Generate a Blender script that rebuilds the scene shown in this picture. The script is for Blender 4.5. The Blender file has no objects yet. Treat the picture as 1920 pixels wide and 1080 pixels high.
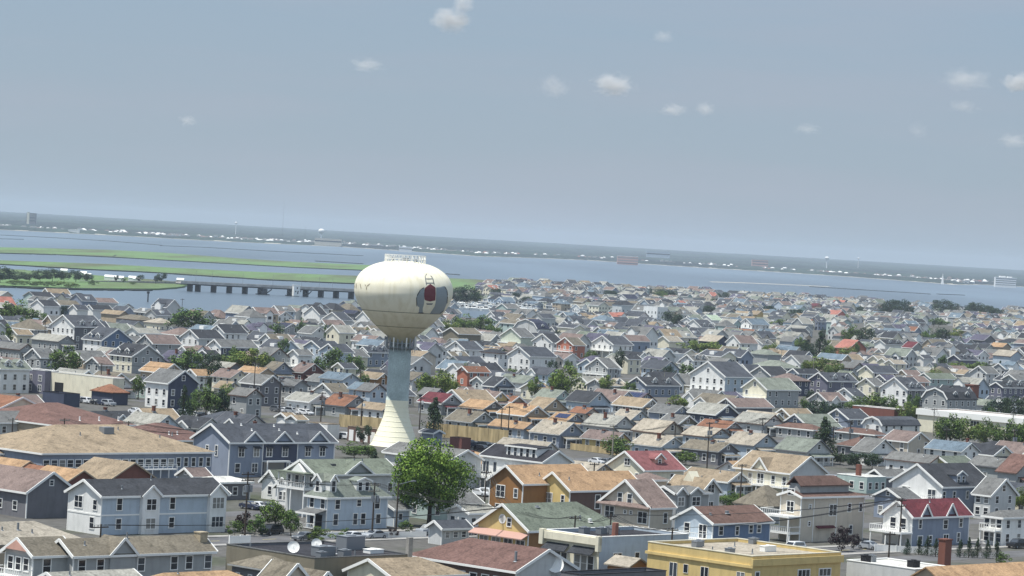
import bpy, math, random
from mathutils import Vector, Matrix
R = math.radians
rnd = random.Random(7)
C = bpy.context.scene.collection
SC = bpy.context.scene

# ------------------------------------------------------------------ camera
CAMZ, FPX, ROLL = 50.0, 6200.0, R(3.28)
PITCH = math.atan(88 / FPX)
fwd = Vector((0, math.cos(PITCH), -math.sin(PITCH)))
upv = Vector((0, math.sin(PITCH), math.cos(PITCH)))
rgt = Vector((1, 0, 0))
cr = rgt * math.cos(ROLL) + upv * math.sin(ROLL)
cu = upv * math.cos(ROLL) - rgt * math.sin(ROLL)
cam_d = bpy.data.cameras.new("camera")
cam = bpy.data.objects.new("camera", cam_d)
C.objects.link(cam)
M3 = Matrix((cr, cu, -fwd)).transposed()
cam.matrix_world = Matrix.Translation((0, 0, CAMZ)) @ M3.to_4x4()
cam_d.lens = FPX / 1920 * 36
cam_d.sensor_width = 36
cam_d.clip_start = 1
cam_d.clip_end = 90000
SC.camera = cam

def P(px, py, z=0.0, dmax=1e9):
    """ground point seen at a place of the photograph"""
    u, v = px - 960, 540 - py
    d = cr * u + cu * v + fwd * FPX
    t = (z - CAMZ) / d.z
    p = Vector((0, 0, CAMZ)) + d * t
    return Vector((p.x, p.y, z))

def PJ(p):
    q = Vector(p) - Vector((0, 0, CAMZ))
    w = q.dot(fwd)
    return 960 + FPX * q.dot(cr) / w, 540 - FPX * q.dot(cu) / w

# ------------------------------------------------------------------ light
SUN_AZ = math.atan2(-0.37, -0.93)      # horizontal direction towards the sun
SUN_EL = R(69.5)
world = bpy.data.worlds.new("World")
SC.world = world
world.use_nodes = True
nt = world.node_tree
bg = nt.nodes['Background']
sky = nt.nodes.new('ShaderNodeTexSky')
sky.sky_type = 'NISHITA'
sky.sun_disc = False
sky.sun_elevation = SUN_EL
sky.sun_rotation = R(90) - SUN_AZ
sky.air_density = 1.0
sky.dust_density = 0.6
sky.ozone_density = 1.5
hsv = nt.nodes.new('ShaderNodeHueSaturation')
hsv.inputs['Saturation'].default_value = 0.62
nt.links.new(sky.outputs[0], hsv.inputs['Color'])
# thin high haze: the clear sky is veiled with a pale blue, a little deeper above the horizon
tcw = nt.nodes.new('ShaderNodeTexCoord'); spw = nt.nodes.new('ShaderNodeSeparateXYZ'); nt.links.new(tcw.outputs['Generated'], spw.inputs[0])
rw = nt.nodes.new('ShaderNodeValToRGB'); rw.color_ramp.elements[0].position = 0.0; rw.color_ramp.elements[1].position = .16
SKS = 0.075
_el = rw.color_ramp.elements.new(.5); _el.color = (.46, .58, .74, 1)  # sky overhead, out of view, brightened to lift the shaded walls
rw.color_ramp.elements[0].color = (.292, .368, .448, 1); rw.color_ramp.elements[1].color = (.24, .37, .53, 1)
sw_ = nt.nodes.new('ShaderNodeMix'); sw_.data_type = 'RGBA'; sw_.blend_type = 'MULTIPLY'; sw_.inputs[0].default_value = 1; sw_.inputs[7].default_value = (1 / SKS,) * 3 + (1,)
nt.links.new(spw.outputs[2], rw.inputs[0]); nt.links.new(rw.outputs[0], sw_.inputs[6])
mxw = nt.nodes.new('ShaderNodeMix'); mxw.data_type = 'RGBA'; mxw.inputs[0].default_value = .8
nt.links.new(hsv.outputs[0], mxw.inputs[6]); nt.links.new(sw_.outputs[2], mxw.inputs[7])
# faint high veil, streaked along the horizon
mpw = nt.nodes.new('ShaderNodeMapping'); mpw.inputs['Scale'].default_value = (3, 3, 26); nt.links.new(tcw.outputs['Generated'], mpw.inputs[0])
nzw = nt.nodes.new('ShaderNodeTexNoise'); nzw.inputs['Scale'].default_value = 1.6; nzw.inputs['Detail'].default_value = 5; nt.links.new(mpw.outputs[0], nzw.inputs['Vector'])
rvw = nt.nodes.new('ShaderNodeMapRange'); rvw.inputs[1].default_value = .48; rvw.inputs[2].default_value = .75; rvw.inputs[3].default_value = 0; rvw.inputs[4].default_value = .5; nt.links.new(nzw.outputs['Fac'], rvw.inputs[0])
mvw = nt.nodes.new('ShaderNodeMix'); mvw.data_type = 'RGBA'; mvw.inputs[7].default_value = (.37 / SKS, .39 / SKS, .46 / SKS, 1)
nt.links.new(rvw.outputs[0], mvw.inputs[0]); nt.links.new(mxw.outputs[2], mvw.inputs[6])
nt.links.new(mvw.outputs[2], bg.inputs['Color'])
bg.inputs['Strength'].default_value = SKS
sl = bpy.data.lights.new("sun", 'SUN')
sl.energy = 4.7
sl.angle = R(0.5)
sl.color = (1, 0.965, 0.90)
so = bpy.data.objects.new("sun", sl)
C.objects.link(so)
sdir = Vector((math.cos(SUN_AZ) * math.cos(SUN_EL), math.sin(SUN_AZ) * math.cos(SUN_EL), math.sin(SUN_EL)))
so.rotation_euler = sdir.to_track_quat('Z', 'Y').to_euler()
SC.view_settings.view_transform = 'Standard'
SC.view_settings.look = 'None'
SC.view_settings.exposure = 0.22
SC.view_settings.gamma = 1.0
SC.view_settings.use_curve_mapping = False
SC.cycles.volume_bounces = 1
SC.cycles.max_bounces = 6

# ------------------------------------------------------------------ materials
def lin(c, k=1.0):
    return tuple(min(0.9, (((x / 255 + 0.055) / 1.055) ** 2.4 if x > 10 else x / 3295) * k) for x in c)
_m = {}
def mat(key, col=None, rough=0.8, kind='plain', metal=0.0, spec=0.3):
    if key in _m:
        return _m[key]
    m = bpy.data.materials.new(key)
    m.use_nodes = True
    n, L = m.node_tree.nodes, m.node_tree.links
    b = n['Principled BSDF']
    b.inputs['Roughness'].default_value = rough
    b.inputs['Metallic'].default_value = metal
    b.inputs['Specular IOR Level'].default_value = spec
    b.inputs['Base Color'].default_value = (*col, 1)
    m.diffuse_color = (*col, 1)
    def noise(scale, detail=3, coord='Object', stretch=None):
        tc = n.new('ShaderNodeTexCoord')
        t = n.new('ShaderNodeTexNoise')
        t.inputs['Scale'].default_value = scale
        t.inputs['Detail'].default_value = detail
        src = tc.outputs[coord]
        if stretch:
            mp = n.new('ShaderNodeMapping')
            mp.inputs['Scale'].default_value = stretch
            L.new(src, mp.inputs[0]); src = mp.outputs[0]
        L.new(src, t.inputs['Vector'])
        return t.outputs['Fac']
    def ramp(fac, a, bcol, p0=0.3, p1=0.7):
        r = n.new('ShaderNodeValToRGB')
        r.color_ramp.elements[0].position = p0
        r.color_ramp.elements[1].position = p1
        r.color_ramp.elements[0].color = (*a, 1)
        r.color_ramp.elements[1].color = (*bcol, 1)
        L.new(fac, r.inputs[0])
        return r.outputs[0]
    def mul(c1, c2, f=1.0):
        x = n.new('ShaderNodeMix'); x.data_type = 'RGBA'; x.blend_type = 'MULTIPLY'
        x.inputs[0].default_value = f
        L.new(c1, x.inputs[6]); L.new(c2, x.inputs[7])
        return x.outputs[2]
    g = lambda v: (v, v, v)
    sc = lambda k: tuple(min(1, c * k) for c in col)
    if kind == 'roof':
        c1 = ramp(noise(0.3, 5), sc(0.8), sc(1.18))
        c2 = ramp(noise(2.6, 4, stretch=(1, 1, 3)), g(0.66), g(1.05), 0.3, 0.65)
        c4 = ramp(noise(0.9, 5, stretch=(1, 1, .35)), g(0.7), g(1.0), 0.32, 0.47)
        tc = n.new('ShaderNodeTexCoord')
        w = n.new('ShaderNodeTexWave'); w.bands_direction = 'Z'
        w.inputs['Scale'].default_value = 2.1; w.inputs['Distortion'].default_value = 1.2
        w.inputs['Detail'].default_value = 1
        L.new(tc.outputs['Object'], w.inputs['Vector'])
        c3 = ramp(w.outputs['Fac'], g(0.8), g(1.0), 0.0, 0.5)
        oi = n.new('ShaderNodeObjectInfo')
        c5 = ramp(oi.outputs['Random'], g(0.86), (1, .98, .95), 0, 1)
        L.new(mul(mul(mul(mul(c1, c2), c3), c4), c5), b.inputs['Base Color'])
    elif kind == 'siding':
        c1 = ramp(noise(0.5, 4), sc(0.9), sc(1.05))
        tc = n.new('ShaderNodeTexCoord')
        w = n.new('ShaderNodeTexWave'); w.bands_direction = 'Z'
        w.inputs['Scale'].default_value = 1.7; w.inputs['Distortion'].default_value = 0.3
        L.new(tc.outputs['Object'], w.inputs['Vector'])
        c3 = ramp(w.outputs['Fac'], g(0.86), g(1.0), 0.0, 0.35)
        c6 = ramp(noise(1.3, 4, stretch=(1, 1, .2)), g(.87), g(1), .3, .5)
        oi = n.new('ShaderNodeObjectInfo')
        c5 = ramp(oi.outputs['Random'], g(0.92), (1, 1, 1), 0, 1)
        L.new(mul(mul(mul(c1, c3), c5), c6), b.inputs['Base Color'])
    elif kind == 'rough':
        c1 = ramp(noise(0.25, 5), sc(0.75), sc(1.2))
        c2 = ramp(noise(3, 4), g(0.75), g(1.0))
        L.new(mul(c1, c2), b.inputs['Base Color'])
    elif kind == 'brick':
        bt = n.new('ShaderNodeTexBrick')
        bt.inputs['Scale'].default_value = 3.0
        bt.inputs['Color1'].default_value = (*sc(0.85), 1)
        bt.inputs['Color2'].default_value = (*sc(1.15), 1)
        bt.inputs['Mortar'].default_value = (*sc(1.5), 1)
        bt.inputs['Mortar Size'].default_value = 0.01
        tc = n.new('ShaderNodeTexCoord')
        L.new(tc.outputs['Object'], bt.inputs['Vector'])
        L.new(bt.outputs[0], b.inputs['Base Color'])
    elif kind == 'leaf':
        c1 = ramp(noise(0.45, 3), sc(0.5), sc(1.35), 0.35, 0.65)
        oi = n.new('ShaderNodeObjectInfo')
        c5 = ramp(oi.outputs['Random'], (.8, .9, 1), (1, .95, .75), 0, 1)
        L.new(mul(c1, c5), b.inputs['Base Color'])
    elif kind == 'forest':
        c1 = ramp(noise(0.003, 7, stretch=(1, .22, 1)), sc(0.4), (sc(2.6)[0], sc(2.3)[1], sc(1.8)[2]), 0.38, 0.64)
        c2 = ramp(noise(0.05, 4, stretch=(1, .15, 1)), g(0.55), g(1.0), 0.35, 0.6)
        L.new(mul(c1, c2), b.inputs['Base Color'])
    elif kind == 'marsh':
        c1 = ramp(noise(0.012, 7, stretch=(1, .12, 1)), (sc(.8)[0] * 1.25, sc(.62)[1], sc(.7)[2]), (sc(1.2)[0] * 1.05, sc(1.2)[1], sc(1.2)[2] * .85), 0.38, 0.56)
        c2 = ramp(noise(0.1, 4), g(0.7), g(1.0), 0.35, 0.6)
        L.new(mul(c1, c2), b.inputs['Base Color'])
    elif kind == 'ground':
        c1 = ramp(noise(0.05, 5), lin((122, 120, 116), .6), lin((96, 102, 80), .6), 0.5, 0.68)
        c2 = ramp(noise(0.6, 5), g(0.6), g(1.0), 0.3, 0.65)
        L.new(mul(c1, c2), b.inputs['Base Color'])
    elif kind == 'tank':
        tc = n.new('ShaderNodeTexCoord')
        c1 = ramp(noise(0.5, 6, stretch=(1.6, 1.6, .1)), (.87, .85, .79), g(1.0), 0.3, 0.55)
        c2 = ramp(noise(0.15, 3), sc(0.93), sc(1.0))
        sx = n.new('ShaderNodeSeparateXYZ'); L.new(tc.outputs['Object'], sx.inputs[0])
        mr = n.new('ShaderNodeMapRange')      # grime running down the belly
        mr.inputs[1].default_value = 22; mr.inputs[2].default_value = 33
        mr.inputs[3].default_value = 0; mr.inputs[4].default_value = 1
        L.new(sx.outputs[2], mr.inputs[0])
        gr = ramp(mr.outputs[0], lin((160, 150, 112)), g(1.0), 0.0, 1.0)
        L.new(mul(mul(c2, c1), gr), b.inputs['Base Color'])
    elif kind == 'water':
        bp = n.new('ShaderNodeBump')
        bp.inputs['Strength'].default_value = 1.0
        bp.inputs['Distance'].default_value = 0.25
        nz = noise(0.35, 4)
        L.new(nz, bp.inputs['Height'])
        L.new(bp.outputs[0], b.inputs['Normal'])
        c1 = ramp(noise(0.0022, 6, stretch=(1, .12, 1)), sc(0.72), sc(1.35), .38, .62)
        L.new(c1, b.inputs['Base Color'])
    elif kind == 'fence':
        c1 = ramp(noise(1.1, 3, stretch=(1, 1, .15)), sc(0.7), sc(1.2), .35, .65)
        L.new(c1, b.inputs['Base Color'])
    _m[key] = m
    return m

RC = dict(grey=(128, 130, 130), lgrey=(172, 172, 163), slate=(88, 94, 105), dark=(72, 76, 84), tan=(172, 152, 124),
          olive=(136, 128, 112), orange=(196, 156, 114), mauve=(146, 126, 120), brown=(128, 98, 88), red=(126, 60, 70), pinkred=(166, 100, 102),
          green=(126, 138, 122), steel=(120, 142, 160), maroon=(134, 100, 92), beige=(186, 176, 158), white=(238, 238, 232),
          coral=(205, 128, 112), navy=(66, 72, 98), violet=(104, 102, 126), black=(66, 66, 74), ggrey=(140, 150, 138),
          rust=(160, 108, 82), pgreen=(190, 215, 185), black2=(60, 62, 66))
WC = dict(coral=(222, 120, 105), red=(165,62,72), white=(250, 250, 246), lblue=(196, 212, 226), blue=(112, 136, 170), navy=(76, 84, 108), grey=(176, 180, 180),
          dgrey=(126, 126, 132), cream=(246, 238, 210), yellow=(235, 204, 128), brown=(168, 118, 66), beige=(218, 206, 186),
          tan=(196, 176, 148), teal=(186, 208, 202), terra=(200, 118, 92), slateblue=(150, 162, 182), brick=(138, 84, 72),
          pgreen=(215, 224, 202), dred=(128, 78, 72), dbrown=(118, 92, 82), lgrey=(214, 216, 214), violet=(122, 122, 142), ygreen=(220, 214, 150),
          pink=(226, 170, 150), olive=(140, 132, 112))
RW = dict(grey='grey', lgrey='pale grey', slate='slate-grey', dark='charcoal', tan='tan', olive='olive-brown', orange='orange-tan',
          mauve='mauve-brown', brown='brown', red='red', pinkred='dusty pink', green='grey-green', steel='steel-blue', maroon='maroon', beige='beige',
          white='white', coral='coral-red', navy='navy', violet='violet-grey', black='black', ggrey='greenish grey', rust='rust-brown', pgreen='pale green', black2='black')
WW = dict(coral="coral-red", red="red", white='white', lblue='pale blue', blue='blue', navy='navy', grey='grey', dgrey='dark grey', cream='cream', yellow='yellow',
          brown='brown', beige='beige', tan='tan', teal='pale teal', terra='terracotta', slateblue='slate-blue', brick='brick', pgreen='pale green',
          dred='dark red', dbrown='dark brown', lgrey='light grey', violet='violet', ygreen='lime-yellow', pink='pink', olive='olive')
def ds(c, k=.22):
    g = c[0] * .3 + c[1] * .59 + c[2] * .11
    return tuple(x + (g - x) * k for x in c)
def rm(k): return mat('roof_' + k, lin(ds(RC[k]), .88), .9, 'roof', spec=.15)
def wm(k): return mat('wall_' + k, lin(ds(WC[k], .15), .9), .75, 'siding')
WHITE = mat('white_paint', lin((250, 250, 246), .88), .6)
GLASS = mat('window_glass', (0.02, 0.025, 0.035), .12, spec=.6)
_n, _l = GLASS.node_tree.nodes, GLASS.node_tree.links       # blinds and curtains behind some panes
_oi = _n.new('ShaderNodeObjectInfo'); _r = _n.new('ShaderNodeValToRGB'); _r.color_ramp.interpolation = 'CONSTANT'
_r.color_ramp.elements[0].color = (.018, .022, .03, 1); _r.color_ramp.elements[1].position = .62; _r.color_ramp.elements[1].color = (.05, .06, .075, 1)
_e = _r.color_ramp.elements.new(.84); _e.color = (.22, .22, .21, 1)
_l.new(_oi.outputs['Random'], _r.inputs[0]); _l.new(_r.outputs[0], _n['Principled BSDF'].inputs['Base Color'])
DARK = mat('dark_opening', (0.015, 0.015, 0.018), .8)
BRICK = mat('chimney_brick', lin((120, 78, 66), .8), .9, 'brick')
METAL = mat('grey_metal', lin((150, 155, 160), .8), .45, metal=.3)
WOOD = mat('weathered_wood', lin((105, 90, 78), .7), .9, 'rough')
FENCE = mat('tan_fence', lin((196, 176, 134), .8), .9, 'fence')
RUBBER = mat('tyre_rubber', (0.02, 0.02, 0.02), .8)
CONC = mat('concrete', lin((175, 172, 165), .8), .9, 'rough')

# ------------------------------------------------------------------ mesh building
class MB:
    def __init__(s): s.v = []; s.f = []; s.m = []
    def poly(s, pts, mi=0):
        k = len(s.v); s.v += [tuple(p) for p in pts]; s.f.append(tuple(range(k, k + len(pts)))); s.m.append(mi)
    def solid(s, bot, top, mi=0):
        """closed prism between two matching loops"""
        n = len(bot); k = len(s.v)
        s.v += [tuple(p) for p in bot] + [tuple(p) for p in top]
        s.f.append(tuple(range(k + n - 1, k - 1, -1))); s.f.append(tuple(range(k + n, k + 2 * n))); s.m += [mi, mi]
        for i in range(n):
            j = (i + 1) % n
            s.f.append((k + i, k + j, k + n + j, k + n + i)); s.m.append(mi)
    def box(s, x0, y0, z0, x1, y1, z1, mi=0):
        s.solid([(x0, y0, z0), (x1, y0, z0), (x1, y1, z0), (x0, y1, z0)], [(x0, y0, z1), (x1, y0, z1), (x1, y1, z1), (x0, y1, z1)], mi)
    def bar(s, a, b, w, h=None, mi=0):
        a, b = Vector(a), Vector(b); h = h or w
        d = (b - a).normalized(); up = Vector((0, 0, 1)) if abs(d.z) < .95 else Vector((0, 1, 0))
        x = d.cross(up).normalized() * w / 2; y = x.cross(d).normalized() * h / 2
        s.solid([a - x - y, a + x - y, a + x + y, a - x + y], [b - x - y, b + x - y, b + x + y, b - x + y], mi)
    def cyl(s, a, b, r0, r1=None, n=8, mi=0):
        a, b = Vector(a), Vector(b); r1 = r0 if r1 is None else r1
        d = (b - a).normalized(); up = Vector((0, 0, 1)) if abs(d.z) < .95 else Vector((0, 1, 0))
        x = d.cross(up).normalized(); y = x.cross(d).normalized()
        ring = lambda c, r: [c + (x * math.cos(t * 2 * math.pi / n) + y * math.sin(t * 2 * math.pi / n)) * r for t in range(n)]
        s.solid(ring(a, r0), ring(b, r1), mi)
    def lathe(s, prof, n=48, mi=0, c=(0, 0)):
        k = len(s.v)
        for r, z in prof:
            for i in range(n):
                t = 2 * math.pi * i / n
                s.v.append((c[0] + r * math.cos(t), c[1] + r * math.sin(t), z))
        for j in range(len(prof) - 1):
            for i in range(n):
                i2 = (i + 1) % n
                s.f.append((k + j * n + i, k + j * n + i2, k + (j + 1) * n + i2, k + (j + 1) * n + i)); s.m.append(mi)
        for j in (0, len(prof) - 1):
            s.f.append(tuple(k + j * n + i for i in range(n))); s.m.append(mi)
    def mesh(s, name, mats):
        me = bpy.data.meshes.new(name)
        me.from_pydata([tuple(v) for v in s.v], [], s.f)
        if not isinstance(mats, (list, tuple)): mats = [mats]
        for m in mats: me.materials.append(m)
        if len(mats) > 1: me.polygons.foreach_set('material_index', s.m)
        me.update()
        return me
    def build(s, name, mats, parent=None, smooth=False, loc=None):
        me = s.mesh(name, mats)
        if smooth: me.polygons.foreach_set('use_smooth', [True] * len(me.polygons))
        return link(name, me, parent, loc)
def link(name, me, parent=None, loc=None, rz=0):
    o = bpy.data.objects.new(name, me); C.objects.link(o)
    if parent: o.parent = parent
    if loc is not None: o.location = loc
    if rz: o.rotation_euler = (0, 0, rz)
    return o
def thing(name, loc, rz=0, label=None, cat=None, group=None):
    o = link(name, None, None, loc, rz)
    o.empty_display_size = 0.5
    return tag(o, label, cat, group)
def tag(o, label=None, cat=None, group=None, kind=None):
    if label: o['label'] = label
    if cat: o['category'] = cat
    if group: o['group'] = group
    if kind: o['kind'] = kind
    return o
def copy_tree(o, parent=None):
    c = o.copy(); C.objects.link(c); c.parent = parent
    for ch in o.children: copy_tree(ch, c)
    return c

# ------------------------------------------------------------------ windows, doors
_wc = {}
def window(root, face, s, z, w=1.0, h=1.4, style='w'):
    """face R is y=0 looking -y, face L is x=0 looking -x; s along the face, z = sill"""
    key = (round(w, 1), round(h, 1), style)
    if key not in _wc:
        w, h = key[0], key[1]
        f = MB(); t = .14 if style != 'n' else .05
        f.box(-w / 2 - t, -.09, -t, -w / 2, .0, h + t); f.box(w / 2, -.09, -t, w / 2 + t, 0, h + t)
        f.box(-w / 2, -.09, h, w / 2, 0, h + t); f.box(-w / 2, -.09, -t, w / 2, 0, 0)
        nv = max(1, round(w / .9))
        for i in range(1, nv): x = -w / 2 + w * i / nv; f.box(x - .05, -.085, 0, x + .05, 0, h)
        if style == 'w': f.box(-w / 2, -.07, h * .5 - .03, w / 2, 0, h * .5 + .03)
        if style == 's':
            f.box(-w / 2 - .65, -.06, 0, -w / 2 - .16, 0, h, 1); f.box(w / 2 + .16, -.06, 0, w / 2 + .65, 0, h, 1)
        g = MB(); g.box(-w / 2, -.04, 0, w / 2, .0, h)
        _wc[key] = (f.mesh('window', [WHITE, DARK]), g.mesh('pane', GLASS))
    a, b = _wc[key]
    loc = (s, -.005, z) if face == 'R' else (-.005, s, z)
    o = link('window', a, root, loc, 0 if face == 'R' else R(-90))
    link('pane', b, o)
    return o
def fp(face, s, out, z): return (s, -out, z) if face == 'R' else (-out, s, z)
def fbox(mb, face, s0, s1, o0, o1, z0, z1, mi=0):
    if face == 'R': mb.box(s0, -o1, z0, s1, -o0, z1, mi)
    else: mb.box(-o1, s0, z0, -o0, s1, z1, mi)
def door(root, face, s, z=0.15, w=1.0, h=2.1, m=None):
    d = MB(); fbox(d, face, s - w / 2, s + w / 2, 0, .07, z, z + h)
    o = d.build('door', m or WHITE, root)
    k = MB(); fbox(k, face, s + w * .3, s + w * .3 + .08, .07, .14, z + 1, z + 1.08); k.build('handle', METAL, o)
    return o
def balcony(root, face, s0, s1, z, dep=2.0, roof=None, posts=True, h=1.05, m=None):
    m = m or WHITE
    d = MB(); fbox(d, face, s0, s1, .01, dep, z - .25, z)
    bal = d.build('balcony', m, root)
    rl = MB()
    for zz in (z + .12, z + h): 
        fbox(rl, face, s0, s1, dep - .1, dep, zz - .05, zz + .05)
        fbox(rl, face, s0, s0 + .1, .02, dep - .1, zz - .05, zz + .05); fbox(rl, face, s1 - .1, s1, .02, dep - .1, zz - .05, zz + .05)
    n = max(2, int((s1 - s0) / .45))
    for i in range(n + 1):
        s = s0 + (s1 - s0 - .09) * i / n; fbox(rl, face, s, s + .09, dep - .08, dep - .02, z, z + h)
    rl.build('railing', m, bal)
    if posts and z > 1.5:
        k = max(2, int((s1 - s0) / 3.5) + 1)
        for i in range(k):
            s = s0 + .1 + (s1 - s0 - .4) * i / (k - 1)
            p = MB(); fbox(p, face, s, s + .2, dep - .3, dep - .1, 0, z - .25); p.build('post', m, bal)
    if roof:
        zt = z + 2.5
        r = MB(); fbox(r, face, s0 - .2, s1 + .2, .01, dep + .3, zt, zt + .22); r.build('porch_roof', rm(roof), root)
        for s in (s0 + .1, (s0 + s1) / 2, s1 - .3):
            p = MB(); fbox(p, face, s, s + .18, dep - .28, dep - .1, z, zt); p.build('post', m, bal)
    return bal
def porch(root, face, s0, s1, zt=2.8, dep=2.2, col='grey'):
    """ground-floor porch: sloping roof on posts with a railing"""
    r = MB()
    a = [fp(face, s0 - .2, .01, zt + .5), fp(face, s1 + .2, .01, zt + .5), fp(face, s1 + .2, dep, zt - .1), fp(face, s0 - .2, dep, zt - .1)]
    r.solid(a, [(x, y, z + .15) for x, y, z in a])
    pr = r.build('porch', rm(col), root)
    t = MB(); fbox(t, face, s0 - .22, s1 + .22, dep + .003, dep + .06, zt - .25, zt + .06); t.build('trim', WHITE, pr)
    k = max(2, int((s1 - s0) / 2.6) + 1)
    for i in range(k):
        s = s0 + (s1 - s0 - .2) * i / (k - 1)
        p = MB(); fbox(p, face, s, s + .2, dep - .3, dep - .1, 0, zt - .1); p.build('post', WHITE, pr)
    rl = MB(); fbox(rl, face, s0, s1, dep - .22, dep - .16, .95, 1.05); fbox(rl, face, s0, s1, dep - .22, dep - .16, .2, .3)
    n = int((s1 - s0) / .5)
    for i in range(n): s = s0 + i * .5; fbox(rl, face, s, s + .08, dep - .21, dep - .17, .2, 1)
    rl.build('railing', WHITE, pr)
def steps(root, face, s, z, w=1.6, dirn=1, m=None):
    st = MB(); n = max(2, int(z / .2))
    for i in range(n):
        fbox(st, face, s - w / 2, s + w / 2, .02 + i * .28, .02 + (i + 1) * .28, 0, z - i * z / n)
    st.build('steps', m or CONC, root)

# ------------------------------------------------------------------ houses
class B: pass
def roof_solid(mb, pts_fn, Ls, Lt, h, rise, ov, h0, h1, th=.2):
    p = rise / (Lt / 2)
    ez = h - ov * p
    def F(dz):
        A = pts_fn(-ov, -ov, ez + dz); Bq = pts_fn(Ls + ov, -ov, ez + dz); Cq = pts_fn(Ls + ov, Lt + ov, ez + dz); D = pts_fn(-ov, Lt + ov, ez + dz)
        E = pts_fn(h0 if h0 else -ov, Lt / 2, h + rise + dz); G = pts_fn(Ls - h1 if h1 else Ls + ov, Lt / 2, h + rise + dz)
        return A, Bq, Cq, D, E, G
    k = len(mb.v)
    mb.v += list(F(0)) + list(F(th))
    t = 6
    fs = [(0, 1, 5, 4), (2, 3, 4, 5)]
    for f in fs: mb.f.append(tuple(k + i + t for i in f)); mb.m.append(0); mb.f.append(tuple(k + i for i in f)); mb.m.append(0)
    for a, bq in ((0, 1), (2, 3)): mb.f.append((k + a, k + bq, k + bq + t, k + a + t)); mb.m.append(0)
    for tri in ((3, 0, 4), (1, 2, 5)):
        hip = h0 if tri[0] == 3 else h1
        if hip:
            mb.f.append(tuple(k + i + t for i in tri)); mb.m.append(0); mb.f.append(tuple(k + i for i in tri)); mb.m.append(0)
            a, bq = tri[0], tri[1]; mb.f.append((k + a, k + bq, k + bq + t, k + a + t)); mb.m.append(0)
        else:
            a, bq, c = tri
            mb.f.append((k + a, k + c, k + c + t, k + a + t)); mb.m.append(0)
            mb.f.append((k + c, k + bq, k + bq + t, k + c + t)); mb.m.append(0)

def solve(C0, ang, target, h, hi):
    u = Vector((math.cos(ang), math.sin(ang), 0))
    lo, up = 0.0, hi
    f = lambda t: PJ(C0 + u * t)[0]
    inc = f(1) > f(0)
    for _ in range(40):
        mid = (lo + up) / 2
        if (f(mid) < target) == inc: lo = mid
        else: up = mid
    return (lo + up) / 2

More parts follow.
